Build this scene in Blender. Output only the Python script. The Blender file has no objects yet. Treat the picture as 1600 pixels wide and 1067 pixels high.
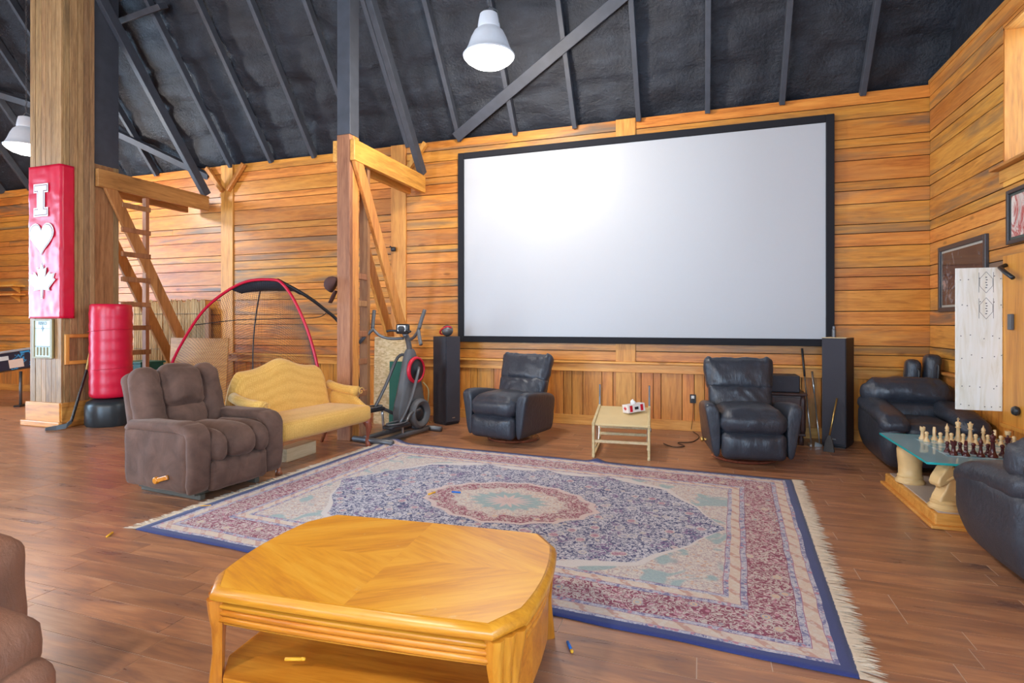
import bpy, bmesh, math, random
from mathutils import Vector, Matrix, noise
R = math.radians
scene = bpy.context.scene
C = scene.collection
random.seed(7)

# ------------------------------------------------------------------ camera
cam_data = bpy.data.cameras.new('camera')
cam = bpy.data.objects.new('camera', cam_data)
C.objects.link(cam)
scene.camera = cam
cam_data.sensor_width = 36.0
cam_data.lens = 36.0 * 870 / 1600
cam_data.shift_y = -30.5 / 1600
cam_data.clip_start = 0.02
cam.location = (0, 0, 1.45)
cam.rotation_euler = (R(90), 0, math.atan(295 / 870))

# ------------------------------------------------------------------ world, exposure
world = bpy.data.worlds.new('daylight')
scene.world = world
world.use_nodes = True
wbg = world.node_tree.nodes['Background']
wbg.inputs[0].default_value = (0.60, 0.78, 1.0, 1)
wbg.inputs[1].default_value = 18.0
vs = scene.view_settings
vs.view_transform = 'Standard'
vs.look = 'None'
vs.gamma = 1
vs.use_curve_mapping = False
vs.exposure = 0.25

def portal(name, loc, rot, sx, sy):
    l = bpy.data.lights.new(name, 'AREA')
    l.shape = 'RECTANGLE'; l.size = sx; l.size_y = sy
    l.cycles.is_portal = True
    o = bpy.data.objects.new(name, l); C.objects.link(o)
    o.location = loc; o.rotation_euler = rot
# daylight openings: window in the right wall, big doors in the far end wall, windows behind the camera, one of them added for fill
portal('window_portal', (2.82, 5.4, 3.445), (0, R(90), 0), 1.23, 1.42)
portal('window_portal', (2.82, 0.4, 1.8), (0, R(90), 0), 2.0, 2.6)
portal('door_portal', (-16.2, 2.0, 2.0), (0, R(-90), 0), 4.0, 6.0)
portal('window_portal', (-5.85, -4.2, 1.5), (R(90), 0, 0), 3.3, 2.6)
portal('window_portal', (-0.2, -4.2, 2.2), (R(90), 0, 0), 3.6, 2.0)

# ------------------------------------------------------------------ node helper
class G:
    def __init__(s, name):
        s.m = bpy.data.materials.new(name); s.m.use_nodes = True
        s.nt = s.m.node_tree; s.bsdf = s.nt.nodes['Principled BSDF']
    def n(s, t, **kw):
        nd = s.nt.nodes.new(t)
        for k, v in kw.items(): setattr(nd, k, v)
        return nd
    def put(s, sock, v):
        if isinstance(v, bpy.types.NodeSocket): s.nt.links.new(v, sock)
        elif v is not None:
            if isinstance(v, (tuple, list)) and sock.type == 'RGBA' and len(v) == 3: v = (*v, 1)
            sock.default_value = v
    def coord(s, kind='Object'): return s.n('ShaderNodeTexCoord').outputs[kind]
    def rnd(s): return s.n('ShaderNodeObjectInfo').outputs['Random']
    def math(s, op, a, b=None, c=None):
        nd = s.n('ShaderNodeMath', operation=op)
        s.put(nd.inputs[0], a)
        if b is not None: s.put(nd.inputs[1], b)
        if c is not None: s.put(nd.inputs[2], c)
        return nd.outputs[0]
    def vmath(s, op, a, b):
        nd = s.n('ShaderNodeVectorMath', operation=op); s.put(nd.inputs[0], a); s.put(nd.inputs[1], b)
        return nd.outputs[0]
    def map(s, v, scale=(1, 1, 1), loc=(0, 0, 0), rot=(0, 0, 0)):
        nd = s.n('ShaderNodeMapping'); s.put(nd.inputs[0], v)
        nd.inputs[1].default_value = loc; nd.inputs[2].default_value = rot; nd.inputs[3].default_value = scale
        return nd.outputs[0]
    def noise(s, v, scale=5, detail=3, rough=.5, dist=0):
        nd = s.n('ShaderNodeTexNoise'); s.put(nd.inputs['Vector'], v)
        nd.inputs['Scale'].default_value = scale; nd.inputs['Detail'].default_value = detail
        nd.inputs['Roughness'].default_value = rough; nd.inputs['Distortion'].default_value = dist
        return nd.outputs['Fac']
    def voro(s, v, scale=5, feature='F1', out='Distance', rand=1):
        nd = s.n('ShaderNodeTexVoronoi', feature=feature); s.put(nd.inputs['Vector'], v)
        nd.inputs['Scale'].default_value = scale; nd.inputs['Randomness'].default_value = rand
        return nd.outputs[out]
    def ramp(s, f, stops, interp='LINEAR'):
        nd = s.n('ShaderNodeValToRGB'); s.put(nd.inputs[0], f); cr = nd.color_ramp; cr.interpolation = interp
        while len(cr.elements) < len(stops): cr.elements.new(.5)
        for e, (p, c) in zip(cr.elements, stops):
            e.position = p; e.color = (*c, 1) if len(c) == 3 else c
        return nd.outputs[0]
    def fr(s, f, a, b):   # smooth 0..1 ramp
        nd = s.n('ShaderNodeMapRange'); nd.clamp = True; s.put(nd.inputs[0], f)
        nd.inputs[1].default_value = a; nd.inputs[2].default_value = b
        return nd.outputs[0]
    def mix(s, f, a, b, mode='MIX'):
        nd = s.n('ShaderNodeMix', data_type='RGBA', blend_type=mode)
        s.put(nd.inputs[0], f); s.put(nd.inputs[6], a); s.put(nd.inputs[7], b)
        return nd.outputs[2]
    def sep(s, v):
        nd = s.n('ShaderNodeSeparateXYZ'); s.put(nd.inputs[0], v); return nd.outputs
    def hsv(s, c, h=.5, sat=1, val=1):
        nd = s.n('ShaderNodeHueSaturation'); s.put(nd.inputs['Color'], c)
        s.put(nd.inputs['Hue'], h); s.put(nd.inputs['Saturation'], sat); s.put(nd.inputs['Value'], val)
        return nd.outputs[0]
    def bump(s, h, strength=.3, dist=.01):
        nd = s.n('ShaderNodeBump'); nd.inputs['Strength'].default_value = strength
        nd.inputs['Distance'].default_value = dist; s.put(nd.inputs['Height'], h)
        s.nt.links.new(nd.outputs[0], s.bsdf.inputs['Normal'])
    def done(s, col, rough=.5, metal=0, **kw):
        s.put(s.bsdf.inputs['Base Color'], col); s.put(s.bsdf.inputs['Roughness'], rough)
        s.put(s.bsdf.inputs['Metallic'], metal)
        for k, v in kw.items(): s.put(s.bsdf.inputs[k.replace('_', ' ')], v)
        return s.m

def plain(name, col, rough=.5, metal=0, var=.06, scale=30, bump=0, **kw):
    g = G(name); v = g.coord()
    n = g.noise(v, scale, 4)
    c = g.hsv((*col, 1), .5, 1, g.fr(n, .2, .8))
    c = g.hsv((*col, 1), .5, 1, g.math('ADD', g.math('MULTIPLY', n, var * 2), 1 - var))
    if bump: g.bump(n, bump, .004)
    return g.done(c, rough, metal, **kw)

def wood(name, lo, mid, hi, axis='X', fine=1.0, stain=0.0, rough=.45, var=.25, knots=.6, stainc=(.16, .11, .07), bump=.15, **kw):
    g = G(name); r = g.rnd()
    v = g.vmath('ADD', g.coord(), g.n('ShaderNodeCombineXYZ').outputs[0])
    cmb = v.node.inputs[1].links[0].from_node
    for i, k in enumerate((91.0, 57.0, 33.0)): g.put(cmb.inputs[i], g.math('MULTIPLY', r, k))
    ax = {'X': (.09, 1, 1), 'Y': (1, .09, 1), 'Z': (1, 1, .09)}[axis]
    ax2 = {'X': (.35, 1, 1), 'Y': (1, .35, 1), 'Z': (1, 1, .35)}[axis]
    grain = g.noise(g.map(v, tuple(a * fine for a in ax)), 55, 5, .6, .6)
    broad = g.noise(g.map(v, tuple(a * fine for a in ax)), 9, 3, .5, 1.2)
    f = g.math('ADD', g.math('MULTIPLY', grain, .5), g.math('MULTIPLY', broad, .5))
    c = g.ramp(f, [(.34, lo), (.5, mid), (.66, hi)])
    if stain:
        st = g.fr(g.noise(g.map(v, tuple(a * 2 for a in ax)), 3.2, 4, .6, .8), .47, .66)
        st = g.math('MULTIPLY', st, g.math('MULTIPLY', g.fr(g.math('FRACT', g.math('MULTIPLY', r, 7.13)), .10, .75), stain))
        c = g.mix(st, c, stainc)
    if knots:
        k = g.voro(g.map(v, ax2), 3.1)
        ring = g.fr(k, .085, .045)
        c = g.mix(g.math('MULTIPLY', ring, knots), c, tuple(x * .38 for x in lo))
    c = g.hsv(c, g.math('ADD', g.math('MULTIPLY', g.math('FRACT', g.math('MULTIPLY', r, 3.7)), .016), .492), 1,
              g.math('ADD', g.math('MULTIPLY', r, var), 1 - var * .55))
    if bump: g.bump(grain, bump, .003)
    return g.done(c, rough, 0, **kw)

# ------------------------------------------------------------------ mesh helper
class MB:
    def __init__(s): s.bm = bmesh.new()
    def _xf(s, verts, M):
        if M is not None:
            for v in verts: v.co = M @ v.co
        return s
    def poly(s, vs, fs, M=None):
        vv = [s.bm.verts.new(v) for v in vs]
        for f in fs:
            try: s.bm.faces.new([vv[i] for i in f])
            except ValueError: pass
        return s._xf(vv, M)
    def box(s, c, d, M=None):
        x, y, z = (k / 2 for k in d); cx, cy, cz = c
        vs = [(cx + i * x, cy + j * y, cz + k * z) for i in (-1, 1) for j in (-1, 1) for k in (-1, 1)]
        return s.poly(vs, [(0, 1, 3, 2), (4, 6, 7, 5), (0, 4, 5, 1), (2, 3, 7, 6), (0, 2, 6, 4), (1, 5, 7, 3)], M)
    def bar(s, a, b, w, h, up=(0, 0, 1)):      # box from a to b, w across, h along up
        a, b = Vector(a), Vector(b); d = (b - a); L = d.length; d.normalize()
        u = Vector(up); x = d.cross(u)
        if x.length < 1e-4: x = d.cross(Vector((1, 0, 0)))
        x.normalize(); u = x.cross(d)
        M = Matrix((x, d, u)).transposed().to_4x4(); M.translation = (a + b) / 2
        return s.box((0, 0, 0), (w, L, h), M)
    def tube(s, pts, r, n=10, caps=True, flat=1.0, up=None):
        pts = [Vector(p) for p in pts]; rs = r if isinstance(r, (list, tuple)) else [r] * len(pts)
        rings = []; px = None
        for i, p in enumerate(pts):
            t = (pts[min(i + 1, len(pts) - 1)] - pts[max(i - 1, 0)]).normalized()
            if px is None:
                a = Vector(up) if up else (Vector((0, 0, 1)) if abs(t.z) < .9 else Vector((1, 0, 0)))
                px = t.cross(a).normalized()
            else:
                px = (px - t * px.dot(t)).normalized()
            py = px.cross(t)
            rings.append([s.bm.verts.new(p + (px * math.cos(2 * math.pi * k / n) + py * flat * math.sin(2 * math.pi * k / n)) * rs[i]) for k in range(n)])
        for a, b in zip(rings, rings[1:]):
            for k in range(n): s.bm.faces.new((a[k], a[(k + 1) % n], b[(k + 1) % n], b[k]))
        if caps:
            s.bm.faces.new(rings[0][::-1]); s.bm.faces.new(rings[-1])
        return s
    def lathe(s, prof, n=20, M=None):          # prof [(r,z)...]
        vv = []; rings = []
        for r, z in prof:
            if r < 1e-5: ring = [s.bm.verts.new((0, 0, z))]
            else: ring = [s.bm.verts.new((r * math.cos(2 * math.pi * k / n), r * math.sin(2 * math.pi * k / n), z)) for k in range(n)]
            rings.append(ring); vv += ring
        for a, b in zip(rings, rings[1:]):
            for k in range(n):
                k2 = (k + 1) % n
                if len(a) == 1 and len(b) == 1: continue
                if len(a) == 1: s.bm.faces.new((a[0], b[k2], b[k]))
                elif len(b) == 1: s.bm.faces.new((a[k], a[k2], b[0]))
                else: s.bm.faces.new((a[k], a[k2], b[k2], b[k]))
        if len(rings[0]) > 1: s.bm.faces.new(rings[0][::-1])
        if len(rings[-1]) > 1: s.bm.faces.new(rings[-1])
        return s._xf(vv, M)
    def prism(s, pts, z0, z1, M=None):         # outline in xy
        n = len(pts); vv = [s.bm.verts.new((x, y, z)) for z in (z0, z1) for x, y in pts]
        s.bm.faces.new(vv[:n][::-1]); s.bm.faces.new(vv[n:])
        for k in range(n): s.bm.faces.new((vv[k], vv[(k + 1) % n], vv[n + (k + 1) % n], vv[n + k]))
        return s._xf(vv, M)
    def loft(s, rings, closed=True, caps=True):
        rr = [[s.bm.verts.new(p) for p in ring] for ring in rings]; n = len(rr[0])
        for a, b in zip(rr, rr[1:]):
            for k in range(n if closed else n - 1): s.bm.faces.new((a[k], a[(k + 1) % n], b[(k + 1) % n], b[k]))
        if caps and closed: s.bm.faces.new(rr[0][::-1]); s.bm.faces.new(rr[-1])
        return s
    def pillow(s, c, d, r=.06, bulge=(0, 0, 0), fn=None, step=.035, M=None):
        h = [k / 2 for k in d]; r = min(r, *h)
        seg = [max(4, min(26, int(k / step))) for k in d]
        cache = {}
        def vert(p):
            key = tuple(round(k, 5) for k in p)
            if key in cache: return cache[key]
            q = Vector((p[0] * h[0], p[1] * h[1], p[2] * h[2]))
            inn = Vector([max(-(h[i] - r), min(h[i] - r, q[i])) for i in range(3)])
            o = q - inn
            if o.length > 1e-9: q = inn + o.normalized() * r
            for i in range(3):
                if bulge[i]:
                    j, k = (i + 1) % 3, (i + 2) % 3
                    q[i] += bulge[i] * p[i] * (1 - p[j] ** 2) * (1 - p[k] ** 2)
            if fn: q = Vector(fn(q, p))
            q += Vector(c)
            if M is not None: q = M @ q
            cache[key] = s.bm.verts.new(q); return cache[key]
        def dist(n):     # denser near the ends
            return [math.sin((i / n - .5) * math.pi) * .35 + (2 * i / n - 1) * .65 for i in range(n + 1)]
        for ax in range(3):
            j, k = (ax + 1) % 3, (ax + 2) % 3
            uj, uk = dist(seg[j]), dist(seg[k])
            for sg in (-1, 1):
                for a in range(seg[j]):
                    for b in range(seg[k]):
                        quad = []
                        for aa, bb in ((a, b), (a + 1, b), (a + 1, b + 1), (a, b + 1)):
                            p = [0, 0, 0]; p[ax] = sg; p[j] = uj[aa]; p[k] = uk[bb]; quad.append(vert(p))
                        if sg < 0: quad.reverse()
                        try: s.bm.faces.new(quad)
                        except ValueError: pass
        return s
    def mod(s, fn):
        for v in s.bm.verts: v.co = Vector(fn(v.co))
        return s
    def build(s, name, m=None, parent=None, smooth=False, bevel=0, loc=None, rot=None, weld=False, seg=2, subsurf=0, sharp=None):
        bmesh.ops.recalc_face_normals(s.bm, faces=s.bm.faces)
        me = bpy.data.meshes.new(name); s.bm.to_mesh(me); s.bm.free()
        o = bpy.data.objects.new(name, me); C.objects.link(o)
        if m is not None: me.materials.append(m)
        if smooth:
            me.polygons.foreach_set('use_smooth', [True] * len(me.polygons))
            if sharp is not None: me.set_sharp_from_angle(angle=R(sharp))
        if bevel:
            b = o.modifiers.new('bevel', 'BEVEL'); b.width = bevel; b.segments = seg; b.limit_method = 'ANGLE'; b.angle_limit = R(40)
        if subsurf:
            b = o.modifiers.new('sub', 'SUBSURF'); b.levels = subsurf; b.render_levels = subsurf
        if loc is not None: o.location = loc
        if rot is not None: o.rotation_euler = rot
        if parent is not None: o.parent = parent
        return o

def thing(name, label, cat, loc=(0, 0, 0), rotz=0, group=None):
    o = bpy.data.objects.new(name, None); C.objects.link(o)
    o.empty_display_size = .1
    o.location = loc; o.rotation_euler = (0, 0, rotz)
    o['label'] = label; o['category'] = cat
    if group: o['group'] = group
    return o
def tag(o, label, cat, group=None):
    o['label'] = label; o['category'] = cat
    if group: o['group'] = group
    return o
def struct(o, label=None):
    o['kind'] = 'structure'
    if label: o['label'] = label
    return o
def box_obj(name, c, d, m, parent=None, bevel=0, M=None):
    return MB().box((0, 0, 0), d, M).build(name, m, parent, bevel=bevel, loc=c)
def copy_tree(o, parent=None):
    c = o.copy(); C.objects.link(c)
    if parent is not None: c.parent = parent
    for ch in list(o.children): copy_tree(ch, c)
    return c
def face(dx, dy): return math.atan2(dx, -dy)       # local -Y looks along (dx,dy)
def nz(p, s=1.0, o=0.0): return noise.noise(Vector((p[0] * s + o, p[1] * s + o * 1.7, p[2] * s - o)))
def text(name, body, size, m, parent, M, ext=.001, bold=0):
    cu = bpy.data.curves.new(name, 'FONT'); cu.body = body; cu.size = size; cu.extrude = ext; cu.offset = bold
    cu.align_x = 'CENTER'; cu.align_y = 'CENTER'
    tmp = bpy.data.objects.new(name, cu); C.objects.link(tmp)
    bpy.context.view_layer.update()
    me = bpy.data.meshes.new_from_object(tmp.evaluated_get(bpy.context.evaluated_depsgraph_get()))
    bpy.data.objects.remove(tmp); me.materials.clear(); me.materials.append(m)
    t = bpy.data.objects.new(name, me); C.objects.link(t)
    t.parent = parent; t.matrix_local = M
    return t
# ------------------------------------------------------------------ materials
PINE = ((.42, .125, .016), (.66, .245, .037), (.80, .345, .062))
M_plankX = wood('pine_planks_x', *PINE, 'X', .8, stain=1.0, rough=.38, stainc=(.20, .125, .075))
M_plankY = wood('pine_planks_y', (.42, .14, .022), (.66, .27, .05), (.80, .38, .085), 'Y', .8, stain=1.0, rough=.42, stainc=(.20, .125, .075))
M_plankZ = wood('pine_boards_z', *PINE, 'Z', .8, stain=.55, rough=.4, stainc=(.26, .13, .06))
M_trimX = wood('pine_trim_x', (.52, .19, .03), (.74, .32, .06), (.86, .43, .1), 'X', .8, rough=.4, var=.1)
M_trimY = wood('pine_trim_y', (.40, .15, .028), (.62, .27, .06), (.74, .37, .09), 'Y', .8, rough=.4, var=.1)
M_timber = wood('post_timber', (.44, .15, .025), (.68, .28, .055), (.82, .4, .09), 'Z', .7, rough=.45, knots=.5, var=.12)
M_beam2 = wood('weathered_beam', (.30, .12, .03), (.46, .20, .055), (.58, .28, .085), 'Y', .8, rough=.5, knots=.4, var=.1)
M_brace2 = wood('weathered_brace', (.30, .12, .03), (.46, .20, .055), (.58, .28, .085), 'Z', .8, rough=.5, knots=.4, var=.1)
M_timberY = wood('beam_timber', (.46, .16, .025), (.70, .29, .055), (.84, .40, .085), 'Y', .7, rough=.45, knots=.5, var=.1)
M_rough = wood('rough_timber', (.23, .085, .03), (.37, .155, .06), (.48, .22, .09), 'Z', .9, rough=.6, knots=.4, var=.15, bump=.4)
M_clad = wood('weathered_boards', (.20, .105, .045), (.36, .20, .085), (.50, .30, .14), 'Z', 1.1, stain=.4, rough=.55, knots=.5, var=.35, bump=.3)
M_black = plain('black_painted_timber', (.052, .057, .072), .6, 0, .35, 8)
M_gap = plain('dark_gap', (.035, .018, .01), .9)
def foam():
    g = G('sprayed_black_foam'); v = g.coord()
    a = g.noise(g.map(v, (1, 2.2, 2.2)), 2.2, 6, .62); b = g.noise(v, 28, 5, .65)
    c = g.ramp(a, [(.3, (.009, .0105, .015)), (.55, (.018, .021, .030)), (.75, (.034, .041, .055))])
    g.bump(g.math('ADD', g.math('MULTIPLY', a, 2), b), .55, .03)
    return g.done(c, .55)
M_foam = foam()
def floor_mat():
    g = G('wood_look_floor_tile'); r = g.rnd()
    v = g.coord(); cmb = g.n('ShaderNodeCombineXYZ')
    for i, k in enumerate((71.0, 39.0, 20.0)): g.put(cmb.inputs[i], g.math('MULTIPLY', r, k))
    v2 = g.vmath('ADD', v, cmb.outputs[0])
    f = g.noise(g.map(v2, (.18, 1, 1)), 11, 5, .62, .7)
    fine = g.noise(g.map(v2, (.08, 1, 1)), 60, 4, .6)
    c = g.ramp(g.math('ADD', g.math('MULTIPLY', f, .75), g.math('MULTIPLY', fine, .25)),
               [(.32, (.21, .115, .088)), (.47, (.345, .165, .098)), (.58, (.455, .222, .122)), (.72, (.52, .295, .185))])
    c = g.hsv(c, .5, 1.08, g.math('ADD', g.math('MULTIPLY', r, .26), .87))
    g.bump(fine, .12, .002)
    return g.done(c, g.math('ADD', g.math('MULTIPLY', f, .22), .20), 0)
M_floor = floor_mat()
M_grout = plain('pale_grout', (.60, .45, .34), .8)
M_glass = None
def glass(name, tint=(.9, .97, 1)):
    g = G(name); nt = g.nt
    tr = g.n('ShaderNodeBsdfTransparent'); tr.inputs[0].default_value = (*tint, 1)
    gl = g.n('ShaderNodeBsdfGlossy'); gl.inputs['Roughness'].default_value = .02
    fr = g.n('ShaderNodeFresnel'); fr.inputs[0].default_value = 1.5
    mx = g.n('ShaderNodeMixShader')
    nt.links.new(fr.outputs[0], mx.inputs[0]); nt.links.new(tr.outputs[0], mx.inputs[1]); nt.links.new(gl.outputs[0], mx.inputs[2])
    nt.links.new(mx.outputs[0], nt.nodes['Material Output'].inputs[0])
    return g.m
M_glass = glass('window_glass')
def leather(name, col, rough=.33):
    g = G(name); v = g.coord()
    cr = g.voro(v, 95, 'DISTANCE_TO_EDGE'); n = g.noise(v, 9, 5, .6, .8); w = g.noise(g.map(v, (1, .7, .35)), 24, 4, .55, 1.8)
    c = g.hsv((*col, 1), .5, 1, g.math('ADD', g.math('MULTIPLY', n, .6), .7))
    g.bump(g.math('ADD', g.math('MULTIPLY', w, .8), g.math('MULTIPLY', g.fr(cr, 0, .25), .05)), .42, .015)
    return g.done(c, g.math('ADD', g.math('MULTIPLY', n, .2), rough - .1), 0)
M_leather = leather('black_leather', (.034, .038, .050), .33)
M_leather2 = leather('worn_charcoal_leather', (.036, .037, .046), .42)
def velour(name, col, hi):
    g = G(name); v = g.coord(); n = g.noise(v, 6, 5, .6, .6); fn = g.noise(v, 260, 2)
    c = g.mix(g.fr(n, .35, .68), col, hi)
    g.bump(g.math('ADD', g.math('MULTIPLY', n, 1.2), g.math('MULTIPLY', fn, .1)), .3, .02)
    return g.done(c, .85, 0, Sheen_Weight=.22, Sheen_Roughness=.4, Sheen_Tint=(.8, .55, .42, 1))
M_velour = velour('brown_velour', (.078, .036, .022), (.135, .066, .043))
M_sofa = leather('tan_suede', (.22, .085, .042), .7)
def damask():
    g = G('gold_ribbed_fabric'); v = g.coord(); x, y, z = g.sep(v)
    d = g.voro(g.map(v, (1, 1, 1.6)), 46, rand=.25)
    n = g.noise(v, 3, 3)
    c = g.mix(g.fr(d, .2, .6), (.80, .46, .11), (.66, .34, .06))
    c = g.hsv(c, .5, 1, g.math('ADD', g.math('MULTIPLY', n, .2), .9))
    g.bump(d, .35, .006)
    return g.done(c, .8, 0, Sheen_Weight=.2)
M_gold = damask()
M_maple = wood('cherry_leg', (.16, .04, .018), (.27, .075, .035), (.36, .11, .05), 'Z', 1.2, rough=.25, knots=0, var=.05)
M_spk = plain('speaker_black', (.026, .024, .030), .55, 0, .12, 60)
M_grille = plain('speaker_grille_cloth', (.045, .042, .052), .9, 0, .15, 220, .3)
M_plastic = plain('black_plastic', (.018, .019, .022), .4)
M_grey = plain('grey_metal', (.15, .15, .155), .42, .55, .1)
M_greyp = plain('grey_plastic', (.10, .098, .10), .5)
M_chrome = plain('dull_chrome', (.55, .54, .52), .28, .9)
M_red = plain('red_paint', (.62, .008, .03), .4)
M_redv = plain('red_vinyl', (.62, .006, .04), .33, 0, .1, 10, .25)
M_white = plain('white_paint', (.80, .80, .78), .5)
M_screen = plain('matte_screen_fabric', (.50, .502, .52), .42, 0, .01)
M_velvet = plain('black_velvet_frame', (.010, .010, .014), .9)
M_brass = plain('brass', (.62, .40, .13), .3, .9)
M_cream = wood('cream_worn_paint', (.50, .36, .17), (.66, .50, .27), (.74, .58, .34), 'Y', .8, rough=.5, knots=0, var=0)
M_dkwood = wood('dark_cabinet_wood', (.030, .014, .012), (.055, .025, .02), (.075, .036, .028), 'Z', 1, rough=.4, knots=0, var=0)
M_green = plain('dark_green_board', (.005, .10, .068), .6)
M_blue = plain('blue_foam', (.01, .16, .60), .6)
M_yel = plain('yellow_foam', (.85, .42, .02), .6)
# ------------------------------------------------------------------ floor
WY, WX, WT = 7.8, 2.56, 4.25        # back wall plane, right wall plane, wall top
LX, FY = -16.0, -4.0                # far left wall, wall behind the camera
floor = struct(MB().box((0, 0, 0), (WX - LX + .4, WY - FY + .4, .1)).build('floor', M_grout, loc=((WX + LX) / 2, (WY + FY) / 2, -.0518)))
RUG_C, RUG_A = Vector((-1.475, 4.24, 0)), R(-3.3)
def px_of(x, y, z=0):
    a = math.atan(295 / 870); s_, c_ = math.sin(a), math.cos(a)
    d = -s_ * x + c_ * y; l = c_ * x + s_ * y
    if d < .3: return None
    return 800 + 870 * l / d, 503 - 870 * (z - 1.45) / d, d
tiles = []
TW, TL = .152, .92
rw = random.Random(3)
ny = int((WY - FY) / TW)
for j in range(ny + 1):
    y0 = FY + j * TW; y1 = min(y0 + TW, WY)
    if y1 - y0 < .03: continue
    x = LX - rw.random() * TL
    while x < WX:
        x0, x1 = max(x, LX), min(x + TL, WX); x += TL
        if x1 - x0 < .04: continue
        cx, cy = (x0 + x1) / 2, (y0 + y1) / 2
        q = px_of(cx, cy); vis = q is not None and -60 < q[0] < 1660 and q[1] < 1130
        w = Matrix.Rotation(-RUG_A, 2) @ Vector((cx - RUG_C.x, cy - RUG_C.y))
        if abs(w.x) < 1.75 and abs(w.y) < 1.4: vis = False
        tiles.append((q[2] if vis else 1e3 + math.hypot(cx, cy), vis, x0, x1, y0, y1))
tiles.sort()
rest = MB()
for k, (d, vis, x0, x1, y0, y1) in enumerate(tiles):
    g_ = .0022
    if k < 300 and vis:
        MB().box((0, 0, 0), (x1 - x0 - 2 * g_, y1 - y0 - 2 * g_, .012)).build('floor_plank', M_floor, floor, loc=((x0 + x1) / 2, (y0 + y1) / 2, .0458))
    else:
        rest.box(((x0 + x1) / 2, (y0 + y1) / 2, .0458), (x1 - x0 - 2 * g_, y1 - y0 - 2 * g_, .012))
ro = rest.build('floor_planks_beyond', M_floor, floor); ro['kind'] = 'stuff'
# children were placed in room coordinates: cancel the floor's own offset
for ch in floor.children: ch.location.x -= floor.location.x; ch.location.y -= floor.location.y

# ------------------------------------------------------------------ back wall
ROWS = [.905, 1.045, 1.157, 1.412, 1.58, 1.838, 2.0, 2.112, 2.37, 2.528, 2.64, 2.89, 3.055, 3.165, 3.424, 3.58, 3.69, 3.93, 4.10, 4.25]
wall_back = struct(MB().box((0, 0, 0), (WX - LX + .4, .14, WT)).build('wall_back', M_gap, loc=((WX + LX) / 2, WY + .088, WT / 2)))
def on(parent, name, c, d, m, bevel=0, M=None):     # a child given in room coordinates
    o = MB().box((0, 0, 0), d, M).build(name, m, parent, bevel=bevel)
    o.location = Vector(c) - parent.location
    return o
BAYS = [(-15.99, -11.75), (-11.48, -8.144), (-7.866, -4.661), (-4.408, -1.113), (-.851, WX)]
rp = random.Random(11)
for x0, x1 in BAYS:
    for a, b in zip(ROWS, ROWS[1:]):
        t = .022 + rp.random() * .006
        cuts = [x0, x1]
        if rp.random() < .12: cuts.insert(1, x0 + (x1 - x0) * rp.uniform(.25, .75))
        for xa, xb in zip(cuts, cuts[1:]):
            on(wall_back, 'plank', ((xa + xb) / 2, WY + .016 - t / 2, (a + b) / 2), (xb - xa - .003, t, b - a - .009), M_plankX, .002)
for x in (-11.615, -8.005, -4.535, -.982):
    on(wall_back, 'wall_post', (x, WY - .008, (WT + .1) / 2), (.268, .048, WT - .1), M_timber, .004)
# ledge, apron, vertical wainscot boards
trim1 = struct(MB().box((0, 0, 0), (WX - LX - .02, .075, .032)).build('trim_1', M_trimX, bevel=.006, loc=((WX + LX) / 2, WY - .05, .889)))
trim2 = struct(MB().box((0, 0, 0), (WX - LX - .02, .028, .115)).build('trim_2', M_trimX, bevel=.004, loc=((WX + LX) / 2, WY - .028, .814)))
base_b = struct(MB().box((0, 0, 0), (WX - LX - .02, .026, .135)).build('baseboard_back', M_trimX, bevel=.004, loc=((WX + LX) / 2, WY - .026, .068)))
cuts = [-3.47, -3.306, -3.196, -2.928, -2.70, -2.56, -2.33, -2.12, -1.86, -1.738, -1.581, -1.313, -1.157, -1.042, -.773, -.611, -.51, -.236, -.081, .048, .25, .36, .58, .78, .926, 1.05, 1.2, 1.42, 1.56, 1.72, 1.95, 2.1, 2.3, WX]
x = -3.47
left = [-3.47]
while x > -10.5: x -= rp.choice((.12, .16, .2, .26)); left.append(x)
left.append(-15.99)
cuts = left[::-1][:-1] + cuts
for xa, xb in zip(cuts, cuts[1:]):
    t = .018 + rp.random() * .006
    on(wall_back, 'wainscot_board', ((xa + xb) / 2, WY + .012 - t / 2, .445), (xb - xa - .008, t, .63), M_plankZ, .002)

# ------------------------------------------------------------------ right wall with its window
WIN = (4.72, 6.10, 2.83, 4.06)      # y0,y1,z0,z1
WIN2 = (-.9, 1.7, .8, 2.8)          # a big window behind the camera
wall_right = thing('wall_right', '', '', (WX, 2, 0)); del wall_right['label'], wall_right['category']; struct(wall_right)
def holes(rect, hs):
    out = [rect]
    for h in hs:
        nxt = []
        for (a0, a1, b0, b1) in out:
            if h[1] <= a0 or h[0] >= a1 or h[3] <= b0 or h[2] >= b1: nxt.append((a0, a1, b0, b1)); continue
            if h[0] > a0: nxt.append((a0, h[0], b0, b1))
            if h[1] < a1: nxt.append((h[1], a1, b0, b1))
            c0, c1 = max(a0, h[0]), min(a1, h[1])
            if h[2] > b0: nxt.append((c0, c1, b0, h[2]))
            if h[3] < b1: nxt.append((c0, c1, h[3], b1))
        out = nxt
    return out
bk = MB()
for a0, a1, b0, b1 in holes((FY - .1, WY + .1, 0, WT), (WIN, WIN2)):
    bk.box((WX + .088, (a0 + a1) / 2, (b0 + b1) / 2), (.14, a1 - a0, b1 - b0))
o = bk.build('wall_core', M_gap, wall_right); o.location = -wall_right.location
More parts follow.
